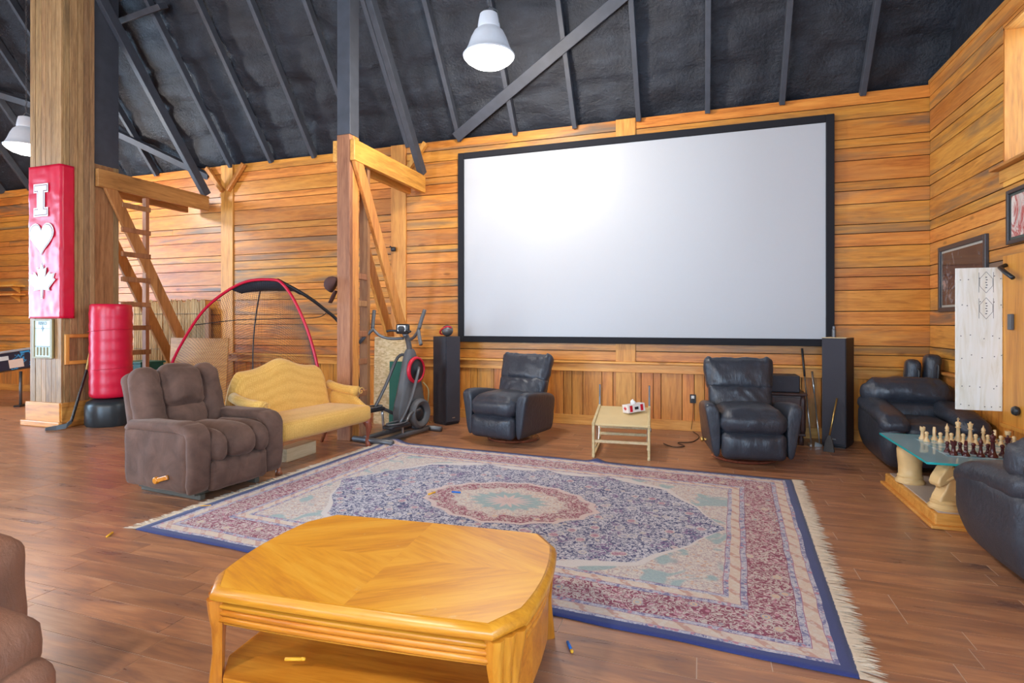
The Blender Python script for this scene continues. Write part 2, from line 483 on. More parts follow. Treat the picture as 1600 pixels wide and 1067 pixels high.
for a, b in zip(ROWS, ROWS[1:]):
    t = .022 + rp.random() * .006
    segs = [(FY, 2.6), (2.6, WY - .02)]
    for s0, s1 in segs:
        for a0, a1, b0, b1 in holes((s0, s1, a, b), ((WIN[0] - .0, WIN[1], WIN[2], WIN[3]), WIN2)):
            if b1 - b0 < .012: continue
            on(wall_right, 'plank', (WX + .016 - t / 2, (a0 + a1) / 2, (b0 + b1) / 2), (t, a1 - a0 - .003, b1 - b0 - .009), M_plankY, .002)
struct(MB().box((0, 0, 0), (.08, WY - 2.5, .032)).build('trim_3', M_trimY, bevel=.006, loc=(WX - .045, (WY + 2.4) / 2, .889)))
struct(MB().box((0, 0, 0), (.028, WY - 2.5, .115)).build('trim_4', M_trimY, bevel=.004, loc=(WX - .026, (WY + 2.4) / 2, .814)))
struct(MB().box((0, 0, 0), (.026, WY - 2.5, .135)).build('baseboard_right', M_trimY, bevel=.004, loc=(WX - .022, (WY + 2.4) / 2, .068)))
y = WY - .05
while y > 2.4:
    w = rp.choice((.13, .17, .22, .27)); t = .018 + rp.random() * .006
    on(wall_right, 'wainscot_board', (WX + .012 - t / 2, y - w / 2, .445), (t, w - .008, .63), M_plankZ, .002); y -= w
struct(MB().box((0, 0, 0), (.1, WY - FY, .05)).build('trim_5', M_trimY, bevel=.006, loc=(WX + .03, (WY + FY) / 2, WT + .02)))
def window(n, y0, y1, z0, z1, dep=.24):
    w = struct(MB().box((0, 0, 0), (.006, y1 - y0, z1 - z0)).build('window_%d' % n, M_glass, loc=(WX + dep - .03, (y0 + y1) / 2, (z0 + z1) / 2)))
    c = Vector((WX + dep / 2 - .01, (y0 + y1) / 2, (z0 + z1) / 2))
    on(w, 'reveal', c + Vector((0, (y1 - y0) / 2 - .011, 0)), (dep, .022, z1 - z0 + .04), M_plankZ, .002)
    on(w, 'reveal', c - Vector((0, (y1 - y0) / 2 - .011, 0)), (dep, .022, z1 - z0 + .04), M_plankZ, .002)
    on(w, 'reveal', c + Vector((0, 0, (z1 - z0) / 2 - .011)), (dep, y1 - y0, .022), M_plankY, .002)
    on(w, 'window_sill', c + Vector((-.03, 0, -(z1 - z0) / 2 - .012)), (dep + .09, y1 - y0 + .16, .026), M_trimY, .004)
    on(w, 'apron', (WX - .012, c.y, z0 - .085), (.022, y1 - y0 + .09, .11), M_trimY, .003)
    for yy in (y0 + .03, (y0 + y1) / 2, y1 - .03):
        on(w, 'sash_bar', (WX + dep - .03, yy, c.z), (.045, .05, z1 - z0), M_white, .004)
    for z in (z0 + .03, z1 - .03):
        on(w, 'sash_bar', (WX + dep - .03, c.y, z), (.045, y1 - y0, .05), M_white, .004)
window(1, *WIN); window(2, *WIN2)

# ------------------------------------------------------------------ far end wall and the wall behind the camera (out of the frame)
DOOR = (-1.0, 5.0, .0, 4.0)
wl = MB()
for a0, a1, b0, b1 in holes((FY - .1, WY + .1, 0, 11.5), (DOOR,)):
    wl.box((LX - .08, (a0 + a1) / 2, (b0 + b1) / 2), (.16, a1 - a0, b1 - b0))
struct(wl.build('wall_left', M_plankY))
d1 = struct(MB().box((0, 0, 0), (.01, 6, 4)).build('door_1', M_glass, loc=(LX - .06, 2, 2)))
for yy in (-.95, 1.0, 2.0, 3.0, 4.95): on(d1, 'door_stile', (LX - .06, yy, 2), (.06, .1, 4), M_white, .004)
FW = (-2.0, 1.6, 1.2, 3.2)
FILL_WIN = (-7.5, -4.2, .2, 2.8)  # window added out of view to throw cool light on the left floor
wf = MB()
for a0, a1, b0, b1 in holes((LX - .2, WX + .2, 0, WT), (FW, FILL_WIN)):
    wf.box(((a0 + a1) / 2, FY - .08, (b0 + b1) / 2), (a1 - a0, .16, b1 - b0))
struct(wf.build('wall_front', M_plankX))
w3 = struct(MB().box((0, 0, 0), (3.6, .006, 2.0)).build('window_3', M_glass, loc=(-.2, FY - .08, 2.2)))
w4 = struct(MB().box((0, 0, 0), (3.3, .006, 2.6)).build('window_4', M_glass, loc=(-5.85, FY - .08, 1.5)))
for xx in (-7.47, -5.85, -4.23): on(w4, 'sash_bar', (xx, FY - .08, 1.5), (.06, .05, 2.6), M_white, .004)
for xx in (-1.97, -.2, 1.57): on(w3, 'sash_bar', (xx, FY - .08, 2.2), (.06, .05, 2), M_white, .004)

# ------------------------------------------------------------------ ceiling: sprayed foam between rafters
SL = 1.325
SA = math.atan(SL)
RX = [1.86 - .888 * k for k in range(20)]
ceiling = thing('ceiling', '', '', (0, WY, WT)); del ceiling['label'], ceiling['category']; struct(ceiling)
KY = 3.9                             # the steep slope ends here, the shallow one runs on to the ridge
fb = MB()
nx_, ns = 300, 90
Lr = math.hypot(WY - KY, (WY - KY) * SL)
nrm = Vector((0, -math.sin(SA), -math.cos(SA)))
grid = []
for i in range(nx_ + 1):
    x = LX - .2 + (WX + .35 - LX) * i / nx_
    col = []
    for j in range(ns + 1):
        t = -.14 + (Lr + .14) * j / ns
        p = Vector((x, WY + .1 - t * math.cos(SA), WT + .08 - .1 * SL + t * math.sin(SA)))
        xr = min(abs(x - r) for r in RX)
        s_ = (t % .58) / .58
        h = .045 * noise.fractal(Vector((x * 2.3, t * 3.1, 1.7)), 1, 2, 4) + .02 * math.sin(s_ * math.pi) * (1 if xr > .06 else 0)
        h += .03 * max(0, 1 - xr / .12)
        if s_ < .10: h -= .022
        col.append(fb.bm.verts.new(p + nrm * (h - .03)))
    grid.append(col)
for a, b in zip(grid, grid[1:]):
    for j in range(ns): fb.bm.faces.new((a[j], a[j + 1], b[j + 1], b[j]))
o = fb.build('foam_lining', M_foam, ceiling, smooth=True); o.location = -ceiling.location
zk = WT + (WY - KY) * SL
yr, zr = 1.9, zk + 1.2
yf = 2 * yr - KY
top = MB()
for (ya, za), (yb, zb) in (((KY, zk), (yr, zr)), ((yr, zr), (yf, zk)), ((yf, zk), (FY - .1, WT - .1)), ((WY + .3, WT - .2), (KY, zk + .12))):
    top.poly([(LX - .3, ya, za), (WX + .3, ya, za), (WX + .3, yb, zb), (LX - .3, yb, zb)], [(0, 1, 2, 3)])
top.poly([(WX + .14, WY + .2, WT), (WX + .14, KY, zk), (WX + .14, yr, zr), (WX + .14, yf, zk), (WX + .14, FY - .2, WT)], [(0, 1, 2, 3, 4)])
o = top.build('roof_lining', M_foam, ceiling); o.location = -ceiling.location
def roof_pt(x, t, drop=0):   # t metres up the slope from the wall head, drop metres below the lining
    return Vector((x, WY - t * math.cos(SA), WT + t * math.sin(SA))) + nrm * drop
for x in RX:
    o = MB().bar(roof_pt(x, -.02, .035), roof_pt(x, 5.2, .035), .065, .11, up=(0, math.cos(SA) * 0 + math.sin(SA), math.cos(SA))).build('rafter', M_black, ceiling, bevel=.006)
    o.location = -ceiling.location
def ceil_bar(name, a, b, w, h, up=(0, 1, .75)):
    o = MB().bar(a, b, w, h, up).build(name, M_black, ceiling, bevel=.006); o.location = -ceiling.location
ceil_bar('wind_brace', (-3.50, 7.69, 4.24), (-.60, 6.72, 5.53), .15, .07)
ceil_bar('wind_brace', (-10.6, 6.98, 5.18), (-8.45, 7.80, 4.08), .13, .07)
ceil_bar('wind_brace', (-13.6, 6.3, 6.1), (-10.9, 6.95, 5.2), .13, .07)
ceil_bar('collar_beam', (-9.2, 6.25, 6.08), (-7.6, 6.2, 6.17), .08, .17)

# ------------------------------------------------------------------ timber frames: post, doubled tie beam, doubled brace, ladder, principal rafter
def frame(label, x, y, w, d, brown, zpaint=3.74):
    t = thing('timber_frame', label, 'timber post', (x, y, 0), 0)
    def loc(o): o.location = Vector(o.location) - Vector((x, y, 0)); return o
    if brown:
        on(t, 'post_face', (x - .003, y - d / 2 + .03, zpaint / 2), (w, .06, zpaint), M_rough, .008)
        on(t, 'post', (x, y + .03, zpaint / 2), (w, d - .06, zpaint), M_timber, .008)
        on(t, 'painted_post', (x, y, (zpaint + 6.6) / 2), (w, d, 6.6 - zpaint), M_black, .008)
    for s, xx in ((1, x + w / 2 + .032), (-1, x - w / 2 - .032)):
        on(t, 'tie_beam', (xx, (y - d / 2 + 7.62) / 2, 3.545), (.062, 7.62 - y + d / 2, .26), M_timberY if brown else M_beam2, .008)
        o = MB().bar((0, y - .02, 3.50), (0, 7.52, .35), .05, .17, up=(0, 1, 0)).build('brace', M_timber if brown else M_brace2, t, bevel=.006)
        o.location = Vector((xx - s * .005, 0, 0)) - t.location
    o = MB().bar((0, 7.60, 3.70), (0, 3.9, 3.70 + 3.7 * SL * 1.02), .085, .15, up=(0, 1, .75)).build('principal_rafter', M_black, t, bevel=.006)
    o.location = Vector((x + w / 2 + .02, 0, 0)) - t.location
    return t
def ladder(t, x, y, yw, zs, z1, m, wd=.05):
    on(t, 'ladder_stringer', (x, y + yw, z1 / 2), (wd * 1.6, .06, z1), m, .005)
    for z in zs: on(t, 'ladder_rung', (x + .03, y + yw / 2 + .02, z), (.045, yw + .06, .075), m, .008)
f1 = frame('squared timber post with a dark cap hanging on it, behind the gold loveseat', -4.13, 5.87, .185, .19, True)
for ch in f1.children:
    pass
ladder(f1, -4.09, 5.97, .20, (.55, .95, 1.3, 1.68, 2.02), 3.42, M_rough, .075)
f2 = frame('clad timber column wrapped in a red banner, by the red punching bag', -8.52, 5.88, .42, .36, False)
COLX0, COLX1, CY0, CY1 = -8.97, -8.33, 5.27, 5.70
on(f2, 'column_core', ((COLX0 + COLX1) / 2, (CY0 + CY1) / 2, 3.4), (COLX1 - COLX0 - .04, CY1 - CY0 - .04, 6.8), M_gap)
xs = [COLX0, -8.86, -8.74, -8.65, -8.53, -8.44, COLX1]
for a, b in zip(xs, xs[1:]): on(f2, 'cladding_board', ((a + b) / 2, CY0 + .006, 3.5), (b - a - .005, .026 + rp.random() * .006, 6.6), M_clad, .003)
ys = [CY0 + .02, 5.36, 5.47, 5.55, 5.63, CY1]
for a, b in zip(ys, ys[1:]): on(f2, 'cladding_board', (COLX1 - .004, (a + b) / 2, 3.5), (.026 + rp.random() * .006, b - a - .005, 6.6), M_clad, .003)
ys = [CY1, 5.80, 5.89, 5.98, 6.07]
for a, b in zip(ys, ys[1:]):
    on(f2, 'cladding_board', (COLX1 - .03, (a + b) / 2, 1.88), (.03 + rp.random() * .012, b - a - .004, 3.76), M_clad, .003)
on(f2, 'painted_post', (-8.5, 5.89, 5.2), (.32, .36, 2.9), M_black, .006)
on(f2, 'post', (-8.5, 5.89, 1.9), (.32, .34, 3.7), M_rough, .006)
on(f2, 'plinth_board', ((COLX0 + COLX1) / 2 - .01, CY0 - .025, .20), (COLX1 - COLX0 + .06, .04, .27), M_trimX, .004)
on(f2, 'plinth_board', (COLX1 + .028, (CY0 + CY1) / 2, .20), (.035, CY1 - CY0 + .06, .27), M_trimY, .004)
on(f2, 'plinth_moulding', ((COLX0 + COLX1) / 2 - .01, CY0 - .045, .04), (COLX1 - COLX0 + .16, .075, .08), M_trimX, .012)
on(f2, 'plinth_moulding', (COLX1 + .045, (CY0 + CY1) / 2, .04), (.075, CY1 - CY0 + .12, .08), M_trimY, .012)
ladder(f2, -8.30, 6.07, .40, (.62, .98, 1.36, 1.72, 2.10, 2.48, 2.85, 3.22), 3.40, M_rough, .05)
# small braces either side of the wall posts
for n, (x, s) in enumerate(((-8.0, -1), (-8.0, 1), (-4.45, 1))):
    o = MB().bar((x + s * .06, WY - .07, 3.78), (x + s * .42, WY - .07, 4.22), .07, .07, up=(0, 1, 0)).build('knee_brace', M_timber, wall_back, bevel=.004)
    o.location = -wall_back.location
# ------------------------------------------------------------------ projector screen
sc = thing('projector_screen', 'huge white projector screen in a black frame on the plank wall', 'screen', (-.966, 7.74, 1.15))
sx0, sx1, sz0, sz1 = -3.48, 1.549, 1.15, 4.0
def rel(t, name, c, d, m, bevel=0):
    o = MB().box((0, 0, 0), d).build(name, m, t, bevel=bevel); o.location = Vector(c) - t.location; return o
rel(sc, 'screen_surface', ((sx0 + sx1) / 2, 7.752, (sz0 + sz1) / 2), (sx1 - sx0 - .1, .012, sz1 - sz0 - .1), M_screen)
for x in (sx0 + .045, sx1 - .045): rel(sc, 'frame_side', (x, 7.735, (sz0 + sz1) / 2), (.09, .05, sz1 - sz0), M_velvet, .008)
for z in (sz0 + .045, sz1 - .045): rel(sc, 'frame_rail', ((sx0 + sx1) / 2, 7.735, z), (sx1 - sx0 - .18, .05, .09), M_velvet, .008)

# ------------------------------------------------------------------ pendant lamps
g = G('lamp_lens'); g.done((.9, .9, .9, 1), .3); g.bsdf.inputs['Emission Color'].default_value = (1, .95, .88, 1); g.bsdf.inputs['Emission Strength'].default_value = 14
M_lens = g.m
M_shade = plain('frosted_refractor', (.62, .63, .66), .35, 0, Emission_Color=(.8, .85, 1, 1), Emission_Strength=.12)
LAMP_POWER = 190
def pendant(label, x, y, z, power=LAMP_POWER):
    t = thing('pendant_lamp', label, 'lamp', (x, y, z), 0, 'high bay pendant lamps')
    MB().lathe([(.285, 0), (.29, .012), (.27, .03), (.235, .10), (.20, .20), (.165, .27), (.13, .30), (.12, .31), (.12, .295), (.15, .26), (.185, .19), (.22, .095), (.255, .03), (.285, 0)], 40).build('reflector', M_shade, t, smooth=True, sharp=40)
    MB().lathe([(0, -.115), (.10, -.105), (.19, -.075), (.255, -.03), (.28, 0), (.26, .012), (0, .02)], 40).build('lens', M_lens, t, smooth=True)
    MB().lathe([(.12, .31), (.125, .33), (.115, .40), (.10, .47), (.05, .49), (0, .49)], 24).build('ballast_housing', M_shade, t, smooth=True, sharp=40)
    for s in (-1, 1): MB().tube([(s * .12, 0, .36), (s * .10, 0, .50), (0, 0, .56)], .008, 6).build('hanger', M_grey, t, smooth=True)
    ch = MB()
    top = (WT + (WY - y) * SL) if y > KY else zk + .5
    k = 0; zz = .56
    while zz + z < top - .05:
        M = Matrix.Translation((0, 0, zz)) @ Matrix.Rotation(R(90 * (k % 2)), 4, 'Z')
        pts = [M @ Vector((.012 * math.cos(a), 0, .03 + .028 * math.sin(a))) for a in [i * math.pi / 4 for i in range(9)]]
        ch.tube(pts, .004, 5, caps=False); zz += .048; k += 1
        if k > 60: break
    ch.build('chain', M_grey, t)
    l = bpy.data.lights.new('lamp_light', 'POINT'); l.shadow_soft_size = .17; l.energy = power; l.color = (1, .93, .84)
    o = bpy.data.objects.new('lamp_light', l); C.objects.link(o); o.parent = t; o.location = (0, 0, -.30)
    return t
pendant('glowing pendant lamp hanging above the projector screen', -2.235, 5.79, 4.40)
pendant('glowing pendant lamp partly hidden behind the clad column', -10.15, 5.9, 4.22)
for x, lab in ((-2.2, 'the one nearest the right wall'), (-6.2, 'the middle one'), (-10.1, 'the farthest from the right wall')):  # unseen row added to fill the room with frontal light
    pendant('added fill pendant lamp of the row behind the viewer, ' + lab, x, -1.6, 4.4, LAMP_POWER * 1.6)

# ------------------------------------------------------------------ rug
RW, RL = 4.36, 3.06
def rug_mat():
    g = G('persian_rug_pile'); v = g.coord(); x, y, z = g.sep(v)
    nw = g.math('MULTIPLY', g.math('SUBTRACT', g.noise(v, 3, 2), .5), .03)
    ax, ay = g.math('ABSOLUTE', g.math('ADD', x, nw)), g.math('ABSOLUTE', g.math('ADD', y, nw))
    ex = g.math('SUBTRACT', RW / 2, ax); ey = g.math('SUBTRACT', RL / 2, ay)
    e = g.math('MINIMUM', ex, ey)
    NAVY, LIL, CRM, PCH, RED, PUR, TEA, PNK = (.030, .034, .12), (.36, .33, .40), (.60, .52, .44), (.58, .37, .25), (.22, .022, .055), (.14, .045, .17), (.22, .35, .36), (.46, .18, .22)
    fine = g.voro(v, 34, out='Distance'); fcol = g.voro(v, 34, out='Color'); fc = g.sep(fcol)
    big = g.voro(v, 8.5, out='Distance'); bc = g.sep(g.voro(v, 8.5, out='Color'))
    curl = g.fr(g.math('ABSOLUTE', g.math('SUBTRACT', g.noise(v, 30, 2, .5, 1.2), .5)), .07, .03)
    speck = g.fr(fine, .52, .36)
    # field colours
    vine = g.mix(g.math('MULTIPLY', speck, g.fr(fc[0], .32, .36)), NAVY, LIL)
    vine = g.mix(g.math('MULTIPLY', curl, .85), vine, (.62, .58, .60))
    vine = g.mix(g.math('MULTIPLY', g.fr(g.noise(v, 6, 2), .54, .60), g.math('MULTIPLY', speck, .8)), vine, PUR)
    vine = g.mix(g.math('MULTIPLY', g.fr(big, .30, .22), .65), vine, g.mix(g.fr(bc[1], .45, .55), PNK, LIL))
    vine = g.mix(g.math('MULTIPLY', g.fr(g.math('ABSOLUTE', g.math('SUBTRACT', big, .26)), .05, .03), .7), vine, CRM)
    redf = g.mix(g.math('MULTIPLY', speck, g.fr(fc[1], .5, .54)), RED, PNK)
    redf = g.mix(g.math('MULTIPLY', curl, .8), redf, CRM)
    redf = g.mix(g.fr(big, .27, .20), redf, g.mix(g.fr(bc[0], .5, .55), (.50, .44, .36), (.26, .30, .34)))
    redf = g.mix(g.fr(g.math('ABSOLUTE', g.math('SUBTRACT', big, .16)), .05, .03), redf, PCH)
    pal = g.mix(g.math('MULTIPLY', speck, g.fr(fc[2], .45, .5)), CRM, PCH)
    pal = g.mix(g.math('MULTIPLY', curl, .55), pal, (.30, .16, .20))
    pal2 = pal
    pal = g.mix(g.math('MULTIPLY', g.fr(g.noise(v, 4.2, 2, .5, .6), .55, .60), .75), pal, TEA)
    pch = g.mix(g.fr(g.math('ABSOLUTE', g.math('SUBTRACT', g.math('FRACT', g.math('MULTIPLY', g.math('ADD', x, y), 6)), .5)), .16, .12), (.60, .45, .34), (.50, .27, .20))
    pch = g.mix(g.math('MULTIPLY', speck, .55), pch, (.62, .54, .46))
    lil = g.mix(g.fr(fc[0], .45, .5), LIL, (.16, .14, .26)); lil = g.mix(g.math('MULTIPLY', curl, .7), lil, (.60, .54, .54)); lil = g.mix(g.math('MULTIPLY', speck, g.fr(fc[1], .72, .76)), lil, PNK)
    # medallion
    ang = g.math('ARCTAN2', g.math('MULTIPLY', y, 1.5), x)
    sc_ = g.math('MULTIPLY', g.math('ABSOLUTE', g.math('SINE', g.math('MULTIPLY', ang, 8.0))), .10)
    sh = g.math('POWER', g.math('MAXIMUM', g.math('SUBTRACT', 1.0, g.math('POWER', g.math('DIVIDE', ax, 1.66), 5.0)), .0001), 1.5)
    m = g.math('ADD', g.math('DIVIDE', ay, g.math('MULTIPLY', sh, 1.0)), sc_)
    m2 = g.math('ADD', g.math('POWER', g.math('DIVIDE', ax, .72), 1.7), g.math('POWER', g.math('DIVIDE', ay, .50), 1.7))
    m2 = g.math('ADD', m2, sc_)
    fld = g.mix(g.fr(m, 1.03, 1.0), pal, vine)
    fld = g.mix(g.fr(g.math('ABSOLUTE', g.math('SUBTRACT', m, 1.05)), .055, .04), fld, (.60, .53, .49))
    fld = g.mix(g.fr(m2, 1.02, .98), fld, redf)
    fld = g.mix(g.fr(g.math('ABSOLUTE', g.math('SUBTRACT', m2, 1.03)), .07, .05), fld, (.58, .44, .40))
    fld = g.mix(g.fr(m2, .60, .56), fld, pal2); fld = g.mix(g.math('MULTIPLY', g.fr(m2, .32, .26), .8), fld, TEA); fld = g.mix(g.fr(m2, .16, .12), fld, (.58, .42, .38)); fld = g.mix(g.fr(m2, .03, .02), fld, RED)
    c = fld
    for lim, col in ((.535, (.30, .10, .16)), (.531, lil), (.505, pch), (.448, (.30, .10, .16)), (.444, lil), (.412, (.22, .05, .1)), (.408, redf), (.192, (.20, .03, .08)), (.188, lil), (.158, (.36, .14, .2)), (.154, pch), (.090, (.30, .12, .2)), (.087, lil), (.064, (.022, .030, .135))):
        c = g.mix(g.math('LESS_THAN', e, lim), c, col)
    pile = g.noise(v, 180, 3, .7)
    c = g.hsv(c, .5, 1.0, g.math('ADD', g.math('MULTIPLY', pile, .5), .80))
    g.bump(pile, .5, .004)
    return g.done(c, .95, 0, Sheen_Weight=.15)
rug = thing('persian_rug', 'large blue and red persian rug with a central medallion and cream fringe', 'rug', tuple(RUG_C), RUG_A)
rm = MB(); gx, gy = 130, 90; gv = []
def rug_z(x, y):
    z = .009 + .003 * noise.noise(Vector((x * 2.2, y * 2.2, 0)))
    for fx, fy, w, h in ((-2.08, 1.47, .12, .05), (-.12, -1.5, .07, .035), (.37, 1.52, .06, .03), (-.85, -1.52, .05, .02)):
        z += h * math.exp(-((x - fx) ** 2 + (y - fy) ** 2) / (w * w))
    return z
for i in range(gx + 1):
    col = []
    for j in range(gy + 1):
        x, y = (i / gx - .5) * RW, (j / gy - .5) * RL
        wv = .008 * noise.noise(Vector((y * 3, x * .5, 5))) if i in (0, gx) else 0
        wy = .012 * noise.noise(Vector((x * 3, y * .5, 9))) if j in (0, gy) else 0
        col.append(rm.bm.verts.new((x + wv, y + wy, rug_z(x, y))))
    gv.append(col)
for a, b in zip(gv, gv[1:]):
    for j in range(gy): rm.bm.faces.new((a[j], a[j + 1], b[j + 1], b[j]))
ro = rm.build('pile', rug_mat(), rug, smooth=True)
sm = ro.modifiers.new('thick', 'SOLIDIFY'); sm.thickness = .007; sm.offset = -1
M_fringe = plain('cream_wool', (.70, .57, .43), .95)
for s in (-1, 1):
    fm = MB(); rf = random.Random(5)
    n = 330
    for k in range(n):
        y = (k / (n - 1) - .5) * RL; L = .075 + rf.random() * .045; dy = rf.uniform(-.03, .03); w = .0045 + rf.random() * .003
        x0 = s * (RW / 2 - .004); z0 = rug_z(s * RW / 2, y)
        a = (x0, y - w, z0); b = (x0, y + w, z0)
        c_ = (x0 + s * L * .55, y + dy * .5 + w, .006 + rf.random() * .006); d_ = (x0 + s * L * .55, y + dy * .5 - w, .006 + rf.random() * .006)
        e_ = (x0 + s * L, y + dy, .003)
        fm.poly([a, b, c_, d_, e_, (x0, y, z0 - .005), (x0 + s * L * .55, y + dy * .5, .001)], [(0, 1, 2, 3), (3, 2, 4), (0, 3, 6, 5), (1, 5, 6, 2), (3, 4, 6), (2, 6, 4)])
    fo = fm.build('fringe', M_fringe, rug); fo['kind'] = 'stuff'

# ------------------------------------------------------------------ coffee table
g = G('honey_oak_veneer'); v = g.coord(); x, y, z = g.sep(v)
qx, qy = g.math('SIGN', x), g.math('SIGN', y)
diag = g.math('MULTIPLY', g.math('MULTIPLY', qx, qy), 1)
# book-matched quarters: the grain turns with the quarter
u = g.math('ADD', g.math('MULTIPLY', g.math('ABSOLUTE', x), .55), g.math('MULTIPLY', g.math('ABSOLUTE', y), 1))
w_ = g.math('SUBTRACT', g.math('ABSOLUTE', x), g.math('MULTIPLY', g.math('ABSOLUTE', y), .55))
cmb = g.n('ShaderNodeCombineXYZ'); g.put(cmb.inputs[0], g.math('MULTIPLY', u, 1)); g.put(cmb.inputs[1], g.math('MULTIPLY', w_, .10)); g.put(cmb.inputs[2], g.math('MULTIPLY', diag, 3))
gr = g.noise(cmb.outputs[0], 42, 5, .62, .5); br = g.noise(cmb.outputs[0], 7, 3, .5, .7)
col = g.ramp(g.math('ADD', g.math('MULTIPLY', gr, .45), g.math('MULTIPLY', br, .55)), [(.34, (.58, .19, .014)), (.5, (.76, .30, .018)), (.66, (.84, .38, .035))])
wear = g.fr(g.noise(v, 9, 5, .7, .5), .66, .74)
col = g.mix(g.math('MULTIPLY', wear, .35), col, (.78, .52, .26))
M_oak = g.done(col, g.math('ADD', g.math('MULTIPLY', gr, .2), .25), 0)
M_oakX = wood('honey_oak', (.42, .12, .010), (.58, .195, .015), (.68, .265, .026), 'X', 1.2, rough=.3, knots=0, var=0, bump=.05)
M_oakZ = wood('honey_oak_legs', (.40, .115, .010), (.56, .185, .015), (.66, .25, .025), 'Z', 1.2, rough=.3, knots=0, var=0, bump=.05)
ct = thing('coffee_table', 'honey oak coffee table with clipped corners and fluted legs', 'table', (-1.232, 2.09, 0), R(4.6))
HX, HY_ = .64, .43
def outline(inset=0, bow=.03, cx=.085, cy=.125):
    hx, hy = HX - inset, HY_ - inset
    pts = []
    for i in range(9):
        t = i / 8; x = -(hx - cx) + 2 * (hx - cx) * t; pts.append((x, -hy - bow * .35 * (1 - (2 * t - 1) ** 2)))
    for i in range(9):
        t = i / 8; y = -(hy - cy) + 2 * (hy - cy) * t; pts.append((hx + bow * (1 - (2 * t - 1) ** 2), y))
    for i in range(9):
        t = i / 8; x = (hx - cx) - 2 * (hx - cx) * t; pts.append((x, hy + bow * .35 * (1 - (2 * t - 1) ** 2)))
    for i in range(9):
        t = i / 8; y = (hy - cy) - 2 * (hy - cy) * t; pts.append((-hx - bow * (1 - (2 * t - 1) ** 2), y))
    return pts
def stack(prof):
    rings = [[(x, y, z) for x, y in outline(i)] for i, z in prof]
    return MB().loft(rings)
stack([(.028, .4445), (.026, .4475), (.0255, .4475)]).build('table_top', M_oak, ct)
MB().prism(outline(.026), .4, .4478).build('veneer', M_oak, ct)
stack([(.05, .395), (.012, .397), (.003, .403), (0, .412), (.002, .424), (.008, .434), (.016, .4405), (.020, .445), (.0265, .4465), (.03, .40)]).build('top_moulding', M_oakX, ct, smooth=True, sharp=35)
for k in range(3):
    z = .372 - k * .026; i = .020 + .001 * k
    stack([(i + .016, z - .013), (i + .006, z - .0115), (i + .001, z - .006), (i, z), (i + .001, z + .006), (i + .006, z + .0115), (i + .016, z + .013)]).build('apron_reed', M_oakX, ct, smooth=True, sharp=50)
stack([(.034, .300), (.034, .396)]).build('apron', M_oakX, ct)
for sx in (-1, 1):
    for sy in (-1, 1):
        a = Vector((sx * (HX - .085), sy * (HY_ - .0))); b = Vector((sx * (HX - .0), sy * (HY_ - .125)))
        mid = (a + b) / 2; t = (b - a); L = t.length; t.normalize(); nn = Vector((t.y, -t.x))
        if nn.dot(mid) < 0: nn = -nn
        rings = []
        for z, sc_, off in ((.0, .52, .008), (.08, .50, .0), (.18, .62, -.012), (.28, .86, -.010), (.345, .98, .0), (.398, 1.0, .006)):
            ring = []
            for q in range(19):
                s = q / 18 * 2 - 1
                fl = .012 * abs(math.sin((s + 1) / 2 * math.pi * 3)) if abs(s) < .999 else 0
                p = mid + t * (s * L / 2 * sc_) + nn * (off + fl - .004); ring.append((p.x, p.y, z))
            for s in (1, .3, -.3, -1):
                p = mid + t * (s * L / 2 * sc_ * (1.0 if abs(s) > .5 else .8)) - nn * (.045 * (.7 + .3 * sc_)); ring.append((p.x, p.y, z))
            rings.append(ring)
        MB().loft(rings).build('leg', M_oakZ, ct, smooth=True, sharp=45)
MB().prism(outline(.032, .0), .075, .096).build('shelf', M_oakX, ct, bevel=.004)
MB().prism([(HX - .035, -.30), (HX - .012, -.15), (HX - .008, 0), (HX - .012, .15), (HX - .035, .30), (HX - .06, .30), (HX - .04, 0), (HX - .06, -.30)], .096, .30).build('end_panel', M_oakX, ct, bevel=.003)

# ------------------------------------------------------------------ upholstery helpers
def tilt(p, a): return Matrix.Translation(p) @ Matrix.Rotation(-R(a), 4, 'X')
def wr(amp, sc_=9.0, o=0.0, st=(1, 1, 1)):
    def f(q, p):
        n = Vector((q.x * st[0] * sc_ + o, q.y * st[1] * sc_ - o, q.z * st[2] * sc_ + 2 * o))
        d = noise.noise_vector(n) * amp
        return q + d
    return f
def strap(path, x0, w, th, n=18, ex=.55, xs=None):
    rings = []
    P = [Vector((0, y, z)) for y, z in path]
    for i, p in enumerate(P):
        t = (P[min(i + 1, len(P) - 1)] - P[max(i - 1, 0)]).normalized()
        nn = Vector((0, -t.z, t.y))
        k = 1 if 0 < i < len(P) - 1 else .55
        ring = []
        for q in range(n):
            a = 2 * math.pi * q / n; ca, sa = math.cos(a), math.sin(a)
            X = math.copysign(abs(ca) ** ex, ca) * w / 2 * (k * .2 + .8); Y = math.copysign(abs(sa) ** ex, sa) * th / 2 * k
            pt = p + nn * Y; ring.append((x0 + X + (xs[i] if xs else 0), pt.y, pt.z))
        rings.append(ring)
    return MB().loft(rings)
def arc(cy, cz, r, a0, a1, n=6): return [(cy + r * math.cos(R(a0 + (a1 - a0) * k / n)), cz + r * math.sin(R(a0 + (a1 - a0) * k / n))) for k in range(n + 1)]

